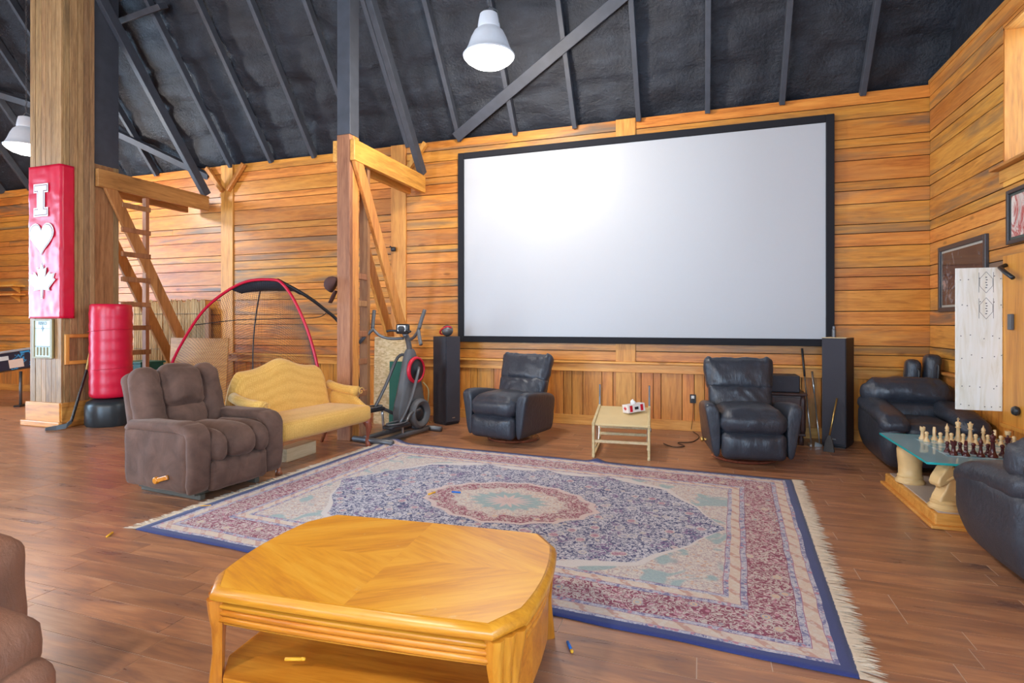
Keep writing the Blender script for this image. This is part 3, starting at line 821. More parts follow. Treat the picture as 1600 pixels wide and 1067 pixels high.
# ------------------------------------------------------------------ brown velour recliner
br_ = thing('recliner', 'brown velour recliner with a wooden lever beside the gold loveseat', 'recliner', (-4.17, 3.79, 0), face(.995, -.09))
rec = br_
MB().pillow((0, .0, .26), (.56, .74, .30), .05).build('seat_box', M_velour, rec, smooth=True)
for s in (-1, 1):
    MB().pillow((s * .365, -.005, .335), (.155, .80, .50), .045, (.012, .01, 0), wr(.010, 6, s), .04).build('side_panel', M_velour, rec, smooth=True)
    path = [(.36, .56)] + [(.30, .595), (.1, .60), (-.1, .60), (-.25, .605), (-.33, .60)] + arc(-.35, .51, .085, 80, 185, 7) + [(-.437, .40), (-.432, .28), (-.425, .16), (-.42, .10)]
    strap(path, s * .37, .185, .085).mod(lambda q: q + noise.noise_vector(q * 9) * .007).build('arm_pad', M_velour, rec, smooth=True)
def seatf(q, p):
    q = q + noise.noise_vector(q * 8) * .006
    q.z -= .03 * max(0, -p[1]) ** 3
    return q
MB().pillow((0, -.20, .45), (.31, .64, .235), .10, (.01, .02, .03), seatf).build('seat_cushion', M_velour, rec, smooth=True)
for s in (-1, 1):
    MB().pillow((s * .21, -.195, .445), (.175, .62, .235), .085, (.01, .015, .02), seatf).build('seat_cushion', M_velour, rec, smooth=True)
def ruf(q, p):
    k = (.5 + .5 * p[2])
    q.y -= .009 * math.sin(q.x * 62 + 3 * noise.noise(Vector((q.x * 9, 0, q.z * 4)))) * (.3 + k)
    return q + noise.noise_vector(q * 8) * .005
MB().pillow((0, -.425, .205), (.575, .12, .26), .055, (0, .02, 0), ruf, .022).build('footrest', M_velour, rec, smooth=True)
Mb = tilt((0, .20, .40), 16)
MB().pillow((0, .11, .27), (.80, .17, .78), .07, (0, .02, .015), wr(.010, 5, 2), .045, Mb).build('back_shell', M_velour, rec, smooth=True)
def lobe(amp, o):
    def f(q, p):
        q = q + noise.noise_vector(Vector((q.x * 9 + o, q.y * 6, q.z * 13))) * amp
        q.y -= .014 * math.sin(q.z * 75 + abs(q.x) * 45 + o + 5 * noise.noise(q * 5)) * max(0, .5 - abs(p[2] + .4)) * 2
        return q
    return f
for s in (-1, 1):
    MB().pillow((s * .285, .01, .30), (.235, .19, .745), .085, (.01, .03, .015), lobe(.010, s * 3), .03, Mb).build('back_cushion', M_velour, rec, smooth=True)
MB().pillow((0, -.01, .475), (.385, .22, .40), .10, (.02, .045, .02), lobe(.010, 7), .028, Mb).build('head_cushion', M_velour, rec, smooth=True)
MB().pillow((0, -.005, .155), (.385, .17, .34), .06, (.01, .03, 0), lobe(.014, 9), .028, Mb).build('lumbar_cushion', M_velour, rec, smooth=True)
lv = MB().bar((-.462, -.06, .175), (-.462, -.20, .215), .02, .036, (0, 0, 1)).tube([(-.43, -.06, .175), (-.478, -.06, .175)], .028, 14).build('lever', M_oakX, rec, bevel=.006)
MB().box((0, .02, .055), (.66, .70, .03)).box((-.27, .02, .022), (.05, .74, .044)).box((.27, .02, .022), (.05, .74, .044)).build('base_frame', plain('dull_base', (.10, .085, .06), .6), rec, bevel=.006)

# ------------------------------------------------------------------ gold camelback loveseat
lv = thing('loveseat', 'gold patterned camelback loveseat with carved cherry legs', 'sofa', (-4.07, 5.015, 0), face(1, -.09)); lv.scale = (1.03, 1, 1)
def camel(x):      # top line of the back, x in -1..1
    a = abs(x)
    z = .945 + .10 * math.exp(-(x / .36) ** 2 * 1.1) - .012 * a
    if a > .76: z -= .32 * ((a - .76) / .24) ** 2.3
    return z
nb, nvv = 48, 20
bm_ = MB(); front, back = [], []
for i in range(nb + 1):
    x = i / nb * 2 - 1; fcol, bcol = [], []
    zt = camel(x)
    for j in range(nvv + 1):
        t = j / nvv
        z = .34 + (zt - .34) * t
        edge = min(1, (1 - abs(x)) / .10, (1 - t) / .12); edge = max(0, edge)
        th = .085 * math.sqrt(1 - (1 - edge) ** 2) * (.8 + .2 * (1 - x * x))
        lean = .14 * t
        px_ = x * (.665 - .035 * (1 - t))
        wv = .004 * noise.noise(Vector((x * 4, t * 3, 0)))
        fcol.append(bm_.bm.verts.new((px_, .245 + lean - th + wv, z))); bcol.append(bm_.bm.verts.new((px_, .245 + lean + th * .5 + .01, z)))
    front.append(fcol); back.append(bcol)
for a, b, fl in ((front, None, 0), (back, None, 1)):
    for p, q in zip(a, a[1:]):
        for j in range(nvv):
            bm_.bm.faces.new((p[j], q[j], q[j + 1], p[j + 1]) if not fl else (p[j], p[j + 1], q[j + 1], q[j]))
for i in range(nb):
    bm_.bm.faces.new((front[i][nvv], front[i + 1][nvv], back[i + 1][nvv], back[i][nvv])); bm_.bm.faces.new((front[i][0], back[i][0], back[i + 1][0], front[i + 1][0]))
for j in range(nvv):
    bm_.bm.faces.new((front[0][j], front[0][j + 1], back[0][j + 1], back[0][j])); bm_.bm.faces.new((front[nb][j], back[nb][j], back[nb][j + 1], front[nb][j + 1]))
bm_.build('backrest', M_gold, lv, smooth=True)
MB().pillow((0, -.045, .385), (1.30, .64, .185), .04, (0, .012, .03), wr(.004, 4), .05).build('seat', M_gold, lv, smooth=True)
for s in (-1, 1):
    # rolled arm: slender panel, roll with a scrolled end, swept support down to the seat front
    path = [(.30, .70), (.20, .665), (.08, .64), (-.04, .628), (-.13, .625)]
    MB().tube([(s * (.655 + .02 * k / 4), y, z) for k, (y, z) in enumerate(path)], [.05, .052, .055, .06, .062], 16).build('arm_roll', M_gold, lv, smooth=True)
    rings = []
    for y, zt_, xo in ((.26, .66, .625), (.12, .62, .635), (-.02, .60, .645), (-.12, .59, .65), (-.20, .50, .65), (-.29, .465, .645)):
        rings.append([(s * (xo - .035), y, .42), (s * (xo + .03), y, .42), (s * (xo + .035), y, (zt_ + .42) / 2), (s * (xo + .04), y, zt_), (s * (xo - .02), y, zt_), (s * (xo - .03), y, (zt_ + .42) / 2)])
    MB().loft(rings).build('arm_panel', M_gold, lv, smooth=True, subsurf=1)
    sp = [(s * (.675 + (.052 - .0038 * k) * math.cos(k * .62)), -.188, .628 + (.052 - .0038 * k) * math.sin(k * .62)) for k in range(13)]
    MB().tube(sp, .006, 6).build('scroll_welt', M_gold, lv, smooth=True)
    # cabriole front legs and plain back legs
    k = 0 if s > 0 else -.06
    MB().tube([(s * .60 + k, -.31, .33), (s * .612 + k, -.33, .27), (s * .62 + k, -.345, .22), (s * .612 + k, -.335, .14), (s * .606 + k, -.325, .07), (s * .612 + k, -.335, .035), (s * .615 + k, -.345, .0)], [.045, .046, .036, .022, .018, .026, .034], 14).build('front_leg', M_maple, lv, smooth=True)
    MB().tube([(s * .57, .22, .33), (s * .575, .26, .15), (s * .58, .33, .0)], [.03, .024, .018], 10).build('back_leg', M_maple, lv, smooth=True)
MB().prism([(.52, .335), (.66, .335), (.665, .29), (.645, .255), (.615, .27), (.57, .315)], .30, .345, Matrix(((1, 0, 0, 0), (0, 0, 1, -.655), (0, 1, 0, 0), (0, 0, 0, 1)))).build('knee_bracket', M_maple, lv, bevel=.006)
bl = box_obj('plywood_block', (-4.12, 4.92, .068), (.16, .46, .135), M_cream, bevel=.004)
tag(bl, 'pale wooden block lying on the floor under the gold loveseat', 'block')
# ------------------------------------------------------------------ black leather swivel recliners
def crease(amp, o, k=1.0):
    def f(q, p):
        q = q + noise.noise_vector(Vector((q.x * 10 + o, q.y * 7, q.z * 10 + o))) * amp * .8
        c = noise.noise(Vector((q.x * 26 * k + o, q.y * 9, q.z * 7 / k - o)))
        d = amp * 1.2 * max(0, abs(c) - .12)
        q.y -= d; q.z += d * .6
        return q
    return f
def black_recliner(label, loc, rot, o=0.0, disc=True, lever=0, lean=17, aw=0.0):
    t = thing('leather_recliner', label, 'recliner', loc, rot, 'black leather recliners below the screen')
    M = M_leather
    MB().pillow((0, .03, .27), (.58, .66, .30), .05).build('seat_box', M, t, smooth=True)
    for s in (-1, 1):
        # flared arm: section in xz swept back along y, high in front and curling outwards at the top
        rings = []
        for y, zt, fl, w in ((-.40, .575, .045, .085), (-.385, .605, .055, .105), (-.33, .62, .058, .115), (-.15, .61, .05, .12), (.05, .585, .04, .12), (.22, .56, .03, .115), (.34, .53, .02, .10), (.37, .50, .01, .085)):
            ring = []
            zb = .085
            inn = [(.30, zb), (.30, .25), (.298, .42), (.305, zt - .07), (.318 + fl * .4, zt - .015)]
            out = [(.335 + fl * .8, zt), (.345 + fl + w * .28, zt - .012), (.355 + fl + w * .32, zt - .05), (.345 + fl * .7 + w * .35, zt - .14), (.335 + w * .5 + fl * .1, .28), (.32 + w * .42, zb)]
            for xx, z in inn + out: ring.append((s * (xx + aw), y, z))
            rings.append(ring)
        MB().loft(rings).mod(lambda q: q + noise.noise_vector(q * 7 + Vector((o, 0, 0))) * .005).build('arm', M, t, smooth=True, subsurf=2)
    MB().pillow((0, -.15, .43), (.60 + aw, .64, .235), .105, (.01, .025, .05), crease(.010, o + 1), .026).build('seat_cushion', M, t, smooth=True)
    def foot(q, p):
        q = q + noise.noise_vector(q * 9) * .006
        q.y -= .006 * math.sin(q.x * 60 + 4 * noise.noise(Vector((q.x * 7, o, q.z * 3)))) * (.4 + .6 * p[2])
        return q
    MB().pillow((0, -.385, .21), (.585 + aw, .14, .26), .06, (0, .03, 0), foot, .024).build('footrest', M, t, smooth=True)
    Mb = tilt((0, .20, .40), lean)
    MB().pillow((0, .085, .26), (.56, .12, .64), .05, (0, .02, 0), None, .05, Mb).build('back_shell', M, t, smooth=True)
    def headf(q, p):
        q = crease(.014, o + 4, 1.8)(q, p)
        q.y -= .006 * math.sin(q.x * 80 + 4 * noise.noise(q * 6)) * abs(p[2]) ** 2
        q.x *= 1 + .05 * p[2]
        q.z -= .02 * (1 - abs(p[0])) * 0
        if abs(p[0]) > .8 and p[2] > .6: q.z += .018
        return q
    MB().pillow((0, -.015, .435), (.67, .17, .36), .07, (.01, .035, .012), headf, .022, Mb).build('head_cushion', M, t, smooth=True)
    def lumb(q, p):
        q = crease(.016, o + 8, 1.4)(q, p)
        q.y -= .007 * math.sin(q.x * 55 + q.z * 60 * (1 if q.x > 0 else -1) + 4 * noise.noise(q * 6)) * (1 - p[0] ** 4)
        q.x *= 1 + .07 * p[2]
        return q
    MB().pillow((0, -.02, .145), (.61, .17, .36), .06, (.01, .035, 0), lumb, .022, Mb).build('lumbar_cushion', M, t, smooth=True)
    MB().lathe([(0, 0), (.30, 0), (.315, .012), (.30, .026), (.12, .032), (.06, .05), (.06, .13), (0, .13)], 32, Matrix.Translation((0, .04, 0))).build('swivel_base', M_maple if disc else M_plastic, t, smooth=True, sharp=40)
    t.scale = (1.04, 1.04, 1.04)
    if lever: MB().tube([(lever * .36, -.10, .20), (lever * .42, -.10, .20)], .012, 10).lathe([(0, -.02), (.022, -.012), (.026, .004), (.016, .02), (0, .022)], 14, Matrix.Translation((lever * .43, -.10, .20)) @ Matrix.Rotation(R(90), 4, 'Y')).build('release_knob', M_brass, t, smooth=True)
    return t
black_recliner('black leather recliner between the elliptical trainer and the cream table', (-2.225, 6.55, 0), face(-.24, -1), 0.0, lean=21)
black_recliner('black leather recliner in front of the dark cabinet with the small speaker', (.44, 6.40, 0), face(.14, -1), 5.0, lever=-1, lean=16)

# ------------------------------------------------------------------ overstuffed black club chairs
def club(label, loc, rot, W=.92, D=1.0, m=None, o=0.0, slope=.06, hb=.84):
    t = thing('club_chair', label, 'armchair', loc, rot, 'black leather club chairs around the chess table')
    M = m or M_leather
    MB().pillow((0, .04, .235), (W - .22, D - .2, .35), .05).build('seat_box', M, t, smooth=True)
    MB().pillow((0, -.12, .40), (W - .42, D - .34, .17), .07, (.01, .02, .03), crease(.008, o)).build('seat_cushion', M, t, smooth=True)
    for s in (-1, 1):
        def shell(q, p, s=s):
            k = max(0, (.30 - (q.z + .30)) / .30)
            q.x -= s * .10 * k ** 1.5                   # tucked in towards the floor
            q.y += .10 * k ** 2 * max(0, -p[1])
            q.x += s * .015 * (1 - p[1] ** 2)
            return q
        MB().pillow((s * (W / 2 - .115), 0, .30), (.21, D - .06, .49), .06, (.01, .03, 0), shell, .035).build('arm_shell', M, t, smooth=True)
        MB().box((s * (W / 2 - .20), -D / 2 + .12, .03), (.06, .05, .06)).build('foot', M_plastic, t, bevel=.006)
        MB().box((s * (W / 2 - .20), D / 2 - .1, .03), (.06, .05, .06)).build('foot', M_plastic, t, bevel=.006)
        def pad(q, p):
            q = crease(.014, o + s * 2, 1.2)(q, p)
            q.z -= slope * max(0, -p[1]) ** 2 + .03 * max(0, p[1]) * 0
            q.z += .05 * max(0, p[1])
            return q
        MB().pillow((s * (W / 2 - .125), -.02, .53), (.25, D - .04, .15), .072, (.01, .02, .02), pad, .028).build('arm_pillow', M, t, smooth=True)
    Mb = tilt((0, D / 2 - .26, .38), 12)
    MB().pillow((0, .12, .16), (W - .10, .16, .55), .07, (0, .02, .0), None, .05, Mb).build('back_shell', M, t, smooth=True)
    def backf(q, p):
        q = crease(.020, o + 6, .8)(q, p)
        q.z += .02 * (1 - p[0] ** 2) * max(0, p[2])
        return q
    MB().pillow((0, .02, .325), (W - .06, .25, .27), .12, (.02, .04, .02), backf, .028, Mb).build('head_pillow', M, t, smooth=True)
    MB().pillow((0, -.01, .12), (W - .34, .20, .22), .08, (.01, .03, 0), crease(.012, o + 3), .03, Mb).build('lumbar_pillow', M, t, smooth=True)
    return t
club('black leather club chair in the far corner behind the chess table', (2.06, 6.60, 0), face(-.03, -1), .87, 1.04, M_leather, 1.0)
club('charcoal leather club chair cut by the right edge in front of the chess table', (2.03, 3.965, 0), face(0, 1), .96, .86, M_leather2, 11.0, .08)

# ------------------------------------------------------------------ brown recliner at the lower left edge
bs = thing('brown_armchair', 'tan brown suede armchair cut by the lower left corner of the picture', 'armchair', (-2.47, .87, 0), face(1, -.03))
MB().pillow((0, .05, .24), (.62, .84, .36), .06).build('seat_box', M_sofa, bs, smooth=True)
MB().pillow((0, -.22, .48), (.60, .80, .22), .10, (.02, .03, .04), crease(.014, 2)).build('seat_cushion', M_sofa, bs, smooth=True)
MB().pillow((0, -.60, .28), (.58, .14, .38), .06, (0, .03, 0), crease(.012, 5)).build('footrest', M_sofa, bs, smooth=True)
for s in (-1, 1):
    MB().pillow((s * .42, .20, .35), (.22, .60, .62), .08, (.02, .02, .02), wr(.014, 6, s)).build('arm', M_sofa, bs, smooth=True)
Mb = tilt((0, .30, .45), 14)
MB().pillow((0, .10, .24), (.86, .24, .60), .10, (0, .05, .02), wr(.014, 6, 4), .04, Mb).build('backrest', M_sofa, bs, smooth=True)
MB().box((0, .05, .03), (.6, .7, .06)).build('base', M_plastic, bs, bevel=.01)

# ------------------------------------------------------------------ cream glider base used as a side table, tissue box
gl = thing('glider_table', 'worn cream glider base with a board top used as a side table', 'table', (-.83, 6.31, 0), R(4.5)); gl.scale = (1.06, 1.06, 1.0)
MB().box((0, .0, .352), (.52, .70, .022)).mod(lambda q: Matrix.Rotation(R(7), 3, 'X') @ (q - Vector((0, -.36, .352))) + Vector((0, -.36, .352))).build('table_top', plain('cream_board', (.74, .55, .27), .5, 0, .08, 8), gl, bevel=.006)
for s in (-1, 1):
    x = s * .272
    MB().bar((x, -.37, .358), (x, .37, .452), .028, .035).build('side_rail', M_cream, gl, bevel=.006)
    MB().bar((x, -.335, .0), (x, -.345, .35), .026, .034, (0, 1, 0)).build('front_leg', M_cream, gl, bevel=.005)
    MB().bar((x, .33, .0), (x, .335, .44), .026, .034, (0, 1, 0)).build('back_leg', M_cream, gl, bevel=.005)
    MB().bar((x, -.36, .018), (x, .37, .018), .028, .034).build('runner', M_cream, gl, bevel=.006)
    for k, (ya, yb) in enumerate(((-.16, -.10), (.12, .06))):
        MB().bar((x * .94, ya, .34), (x * .94, yb, .10), .012, .026, (0, 1, 0)).build('swing_arm', M_chrome, gl, bevel=.003)
    MB().bar((x * .96, -.26, .10), (x * .96, .26, .10), .02, .03).build('swing_rail', M_cream, gl, bevel=.005)
    MB().bar((x, .345, .42), (x, .375, .56), .020, .034, (0, 1, 0)).bar((x, .373, .55), (x, .375, .70), .018, .030, (0, 1, 0)).build('upright', M_grey, gl, bevel=.004)
    MB().tube([(x * 1.0, -.18, .29), (x * 1.09, -.18, .29)], .022, 10).build('pivot_bolt', M_chrome, gl, smooth=True)
for y, z in ((-.33, .175), (.30, .13), (.10, .25)):
    MB().bar((-.27, y, z), (.27, y, z), .025, .032).build('stretcher', M_cream, gl, bevel=.005)
tb = thing('tissue_box', 'small red and white tissue box on the cream table', 'tissue box', (-.715, 6.42, .434), R(38)); tb.rotation_euler = (R(5), R(-4), R(-50))
MB().box((0, 0, .045), (.115, .225, .09)).build('carton', plain('white_card', (.80, .74, .70), .5), tb, bevel=.003)
def leaf_pts(s=1.0):
    half = [(0, 1.0), (.13, .72), (.30, .80), (.22, .38), (.46, .62), (.52, .50), (.78, .54), (.70, .34), (.82, .27), (.44, -.06), (.48, -.18), (.08, -.13), (.05, -.5)]
    pts = [(x * s, y * s) for x, y in half] + [(-x * s, y * s) for x, y in half[::-1][:-1]]
    return pts
def flat(pts, th, name, m, parent, M):
    return MB().prism(pts, 0, th, M).build(name, m, parent)
Mx = lambda x, y, z: Matrix.Translation((x, y, z)) @ Matrix.Rotation(R(90), 4, 'X')
flat(leaf_pts(.035), .001, 'printed_leaf', M_red, tb, Mx(0, -.1125, .04))
My = lambda x, y, z: Matrix.Translation((x, y, z)) @ Matrix.Rotation(R(90), 4, 'Z') @ Matrix.Rotation(R(90), 4, 'X')
for k, yy in enumerate((-.07, .0, .07)):
    MB().box((.0578, yy, .045), (.001, .035 if k != 1 else .05, .07 if k != 1 else .03)).build('printed_panel', M_red if k != 1 else M_plastic, tb)
MB().lathe([(.028, .09), (.03, .105), (.02, .125), (.008, .14), (0, .145)], 9).mod(lambda q: q + Vector((.012 * math.sin(q.z * 90), .014 * noise.noise(q * 40), 0)) if q.z > .095 else q).build('tissue', M_white, tb)

# ------------------------------------------------------------------ tower speakers
def tower(label, loc, rot, w=.265, d=.37, h=1.25, top=None):
    t = thing('tower_speaker', label, 'speaker', loc, rot, 'black tower speakers either side of the screen')
    MB().box((0, 0, h / 2 + .01), (w, d, h - .02)).build('cabinet', M_spk, t, bevel=.004)
    MB().box((0, -d / 2 - .008, h / 2 + .02), (w - .01, .016, h - .05)).build('grille', M_grille, t, bevel=.004)
    MB().box((0, -d / 2 - .018, .10), (.05, .004, .014)).build('badge', M_chrome, t, bevel=.003)
    MB().box((0, 0, .008), (w - .02, d - .02, .016)).build('foot_plate', M_plastic, t)
    if top: MB().box((0, 0, h + .004), (w + .004, d + .004, .008)).build('top_panel', top, t, bevel=.002)
    return t
tower('black tower speaker with a small ball on top, beside the elliptical trainer', (-3.45, 7.25, 0), R(64), .25, .29, 1.245)
tower('black tower speaker with a pale top, next to the corner armchair', (1.53, 7.44, 0), R(-25), .25, .36, 1.262, M_cream)
bl_ = thing('ball', 'small grey and red ball on top of the tower speaker by the elliptical trainer', 'ball', (-3.43, 7.24, 1.245))
MB().lathe([(0, 0)] + [(.10 * math.sin(R(a)), .10 - .10 * math.cos(R(a))) for a in range(25, 180, 12)] + [(0, .20)], 22, Matrix.Scale(.82, 4)).build('ball_shell', M_grey, bl_, smooth=True)
MB().tube([(.085 * math.cos(R(a)) - .02, .085 * math.sin(R(a)) * .5 - .02, .084 + .055 * math.sin(R(a) + 2.4)) for a in range(0, 361, 24)], .012, 8, caps=False).build('ball_stripe', M_red, bl_, smooth=True)

# ------------------------------------------------------------------ dark cabinet with the centre speaker, clubs leaning beside it
cb = thing('low_cabinet', 'dark brown wooden cabinet against the wall behind the black recliner', 'cabinet', (.80, 7.49, 0))
MB().box((0, 0, .36), (.66, .40, .44)).build('body', M_dkwood, cb, bevel=.006)
MB().box((0, -.01, .597), (.76, .47, .03)).build('top', M_dkwood, cb, bevel=.012)
MB().box((0, -.01, .125), (.72, .45, .03)).build('bottom_rail', M_dkwood, cb, bevel=.008)
for s in (-1, 1):
    MB().lathe([(.028, 0), (.03, .05), (.024, .10), (.03, .13)], 12, Matrix.Translation((s * .32, -.18, 0))).build('foot', M_dkwood, cb, smooth=True)
    MB().lathe([(.022, .14), (.03, .18), (.03, .52), (.022, .58)], 12, Matrix.Translation((s * .335, -.205, 0))).build('corner_column', M_dkwood, cb, smooth=True)
    MB().box((s * .155, -.205, .36), (.30, .016, .40)).build('cabinet_door', M_dkwood, cb, bevel=.004)
    MB().lathe([(0, -.012), (.012, -.006), (.014, .004), (0, .014)], 10, Matrix.Translation((s * .03, -.222, .38)) @ Matrix.Rotation(R(90), 4, 'X')).build('knob', M_brass, cb, smooth=True)
cs = thing('centre_speaker', 'wide black speaker lying on top of the dark cabinet', 'speaker', (.82, 7.46, .612))
MB().box((0, .01, .10), (.58, .30, .20)).build('cabinet', M_spk, cs, bevel=.01)
MB().box((0, -.147, .10), (.56, .014, .18)).build('grille', M_grille, cs, bevel=.004)
def club_stick(label, foot, top, head, m, grip, name='golf_club'):
    t = thing(name, label, 'golf club', foot, 0, 'golf clubs leaning by the cabinet')
    a = Vector(foot); b = Vector(top) - a
    MB().tube([(0, 0, .02), b * .72], .008, 8).build('shaft', m, t, smooth=True)
    MB().tube([b * .70, b], [.012, .014], 8).build('grip', grip, t, smooth=True)
    head(t)
    return t
club_stick('golf putter leaning nearest to the dark cabinet', (1.225, 7.30, 0), (1.19, 7.70, 1.12), lambda t: MB().box((-.02, -.04, .018), (.03, .11, .034)).build('club_head', M_chrome, t, bevel=.008), M_chrome, M_plastic)
club_stick('short iron golf club between the putter and the broom', (1.31, 7.28, 0), (1.295, 7.66, .84), lambda t: MB().prism([(-.05, 0), (.03, 0), (.035, .03), (-.045, .06)], -.008, .008, Matrix.Translation((-.01, -.02, 0)) @ Matrix.Rotation(R(90), 4, 'X')).build('club_head', M_chrome, t, bevel=.003), M_chrome, M_chrome)
bm2 = thing('hand_broom', 'small brush with a brass handle leaning on the right tower speaker', 'brush', (1.355, 7.03, 0), R(-20))
MB().tube([(0, .03, .17), (.05, .20, .58)], .010, 8).build('handle', M_brass, bm2, smooth=True)
MB().loft([[(-.055, -.02, 0), (.055, -.02, 0), (.055, .03, 0), (-.055, .03, 0)], [(-.035, .0, .12), (.035, .0, .12), (.035, .035, .12), (-.035, .035, .12)], [(-.014, .02, .18), (.014, .02, .18), (.014, .04, .18), (-.014, .04, .18)]]).build('bristles', plain('brush_bristle', (.10, .085, .075), .9, 0, .3, 90), bm2, bevel=.004)
tt = thing('black_tube', 'short grey tube standing on top of the right tower speaker', 'tube', (1.50, 7.50, 1.27))
MB().lathe([(0, 0), (.022, 0), (.022, .09), (.017, .095), (.017, .13), (0, .13)], 14).build('tube_body', M_grey, tt, smooth=True, sharp=40)

# ------------------------------------------------------------------ outlet with a plug
ol = thing('wall_outlet', 'black wall outlet with a white plug on the wainscot', 'outlet', (-.10, 7.785, .43))
MB().box((0, -.004, 0), (.075, .012, .115)).build('cover_plate', M_plastic, ol, bevel=.003)
MB().box((0, -.022, .022), (.04, .03, .04)).build('plug', M_white, ol, bevel=.006)
MB().tube([(0, -.035, .01), (.005, -.045, -.08), (.0, -.04, -.25), (-.02, -.05, -.40)], .0035, 6).build('cord', M_plastic, ol, smooth=True)
# ------------------------------------------------------------------ red banner round the column
bn = thing('banner', 'shiny red vinyl banner with white I, heart and maple leaf, wrapped around the column', 'banner', (-8.635, 5.236, 1.5))
prof = []           # unrolled: left end of the front, corner, back along the right side
for k in range(25): prof.append((-8.945 + .625 * k / 24, 5.236, 0, -1))
for k in range(1, 9): prof.append((-8.302, 5.236 + .175 * k / 8, 1, 0))
bmn = MB(); cols = []
for i, (x, y, nx2, ny2) in enumerate(prof):
    col = []
    for j in range(61):
        z = 1.5 + 2.12 * j / 60
        w = .005 * noise.noise(Vector((i * .28, z * 5.5, 0))) + .009 * abs(noise.noise(Vector((i * .12, z * 17, 4))))
        col.append(bmn.bm.verts.new((x + nx2 * w, y + ny2 * w, z)))
    cols.append(col)
for a, b in zip(cols, cols[1:]):
    for j in range(60): bmn.bm.faces.new((a[j], b[j], b[j + 1], a[j + 1]))
o = bmn.build('vinyl_sheet', M_redv, bn, smooth=True, sharp=45); o.location = -bn.location
sd = o.modifiers.new('thick', 'SOLIDIFY'); sd.thickness = .004
M_dred = plain('dark_red_outline', (.16, .01, .02), .4)
def heart(s):
    pts = []
    for k in range(36):
        t = 2 * math.pi * k / 36
        pts.append((s * .0625 * 16 * math.sin(t) ** 3, s * .0625 * (13 * math.cos(t) - 5 * math.cos(2 * t) - 2 * math.cos(3 * t) - math.cos(4 * t) + 2)))
    return pts
def serif_i(w, h, e):
    a = w / 2 + e; b = w * .22 + e; t = h / 2 + e; c_ = h / 2 - h * .17 - e
    return [(-a, -t), (a, -t), (a, -c_), (b, -c_), (b, c_), (a, c_), (a, t), (-a, t), (-a, c_), (-b, c_), (-b, -c_), (-a, -c_)]
for nm, fn_, x, z in (('letter_i', lambda e: serif_i(.24, .40, e), -8.675, 3.14),
                      ('heart', lambda e: heart(.225 + e), -8.665, 2.60),
                      ('maple_leaf', lambda e: [(px_ * (1 + e * 3.2), (pz_ - .08) * (1 + e * 3.2)) for px_, pz_ in leaf_pts(.31)], -8.655, 2.03)):
    for lay, (e, m) in enumerate(((.028, M_white), (.010, M_dred), (0.0, M_white))):
        o = flat(fn_(e), .0015, nm if lay == 0 else 'outline' if lay == 1 else 'inner_fill', m, bn, Mx(x, 5.2185 - lay * .0012, z)); o.location = -bn.location

# ------------------------------------------------------------------ score board with hooks
M_mint = plain('mint_panel', (.62, .76, .66), .5)
M_oliv = wood('olive_frame', (.24, .17, .06), (.33, .25, .10), (.42, .32, .14), 'Z', 1, rough=.5, knots=0, var=0)
rk = thing('score_board', 'small pale green RISKO board hanging under the red banner', 'board', (-8.665, 5.245, .955))
MB().box((0, -.003, .262), (.33, .012, .50)).build('panel', M_mint, rk)
for s in (-1, 1):
    MB().box((s * .185, -.008, .262), (.045, .026, .545)).build('frame_side', M_oliv, rk, bevel=.003)
    MB().box((0, -.008, .262 + s * .262), (.335, .026, .022)).build('frame_rail', M_oliv, rk, bevel=.003)
text('lettering', 'RISKO', .062, M_plastic, rk, Mx(0, -.0105, .475), .0008, .0015)
MB().box((0, -.0098, .405), (.33, .0015, .004)).build('printed_line', M_plastic, rk)
MB().box((0, -.0098, .155), (.33, .0015, .008)).build('printed_line', M_plastic, rk)
flat([(0, .05), (.012, .012), (.045, 0), (.012, -.012), (0, -.05), (-.012, -.012), (-.045, 0), (-.012, .012)], .0015, 'printed_star', M_plastic, rk, Mx(0, -.0098, .405))
for k in range(4): MB().box((-.10 + k * .067, -.0155, .088), (.014, .012, .115)).build('peg', M_oliv, rk, bevel=.002)

# ------------------------------------------------------------------ empty wooden frame on the side of the column
wf_ = thing('wooden_frame', 'empty square wooden frame fixed to the side of the clad column', 'frame', (-8.296, 5.50, .86))
for yy in (-.19, .19): MB().box((0, yy, .21), (.035, .05, .42)).build('frame_side', M_timber, wf_, bevel=.004)
for zz_ in (.025, .395): MB().box((0, 0, zz_), (.035, .33, .05)).build('frame_rail', M_timberY, wf_, bevel=.004)

# ------------------------------------------------------------------ punching bag, hockey stick
pb = thing('punching_bag', 'red vinyl punching bag standing on a black base', 'punching bag', (-7.93, 5.66, 0))
MB().lathe([(0, 0), (.29, 0), (.31, .03), (.31, .28), (.285, .34), (.20, .375), (.10, .38), (.10, .42), (0, .42)], 28).mod(lambda q: Vector((q.x * (1 - .03 * (1 + math.cos(math.atan2(q.y, q.x) * 8)) / 2), q.y * (1 - .03 * (1 + math.cos(math.atan2(q.y, q.x) * 8)) / 2), q.z))).build('base', plain('black_rubber_base', (.022, .028, .032), .35), pb, smooth=True, sharp=50)
bagp = [(0, .39), (.22, .39), (.25, .41)] + [(.255 + .004 * math.sin(k * 2.1), .41 + 1.26 * k / 24) for k in range(1, 24)] + [(.25, 1.68), (.235, 1.70), (0, 1.705)]
MB().lathe(bagp, 32).build('bag', M_redv, pb, smooth=True, sharp=60)
for z in (.80, 1.33):
    MB().tube([(.262 * math.cos(R(a)), .262 * math.sin(R(a)), z + .02 * math.sin(R(a) * 1 + z)) for a in range(0, 361, 15)], .005, 6, caps=False).build('band', M_redv, pb, smooth=True)
hs = thing('hockey_stick', 'hockey stick with a taped blade leaning by the red punching bag', 'hockey stick', (-8.13, 5.20, 0))
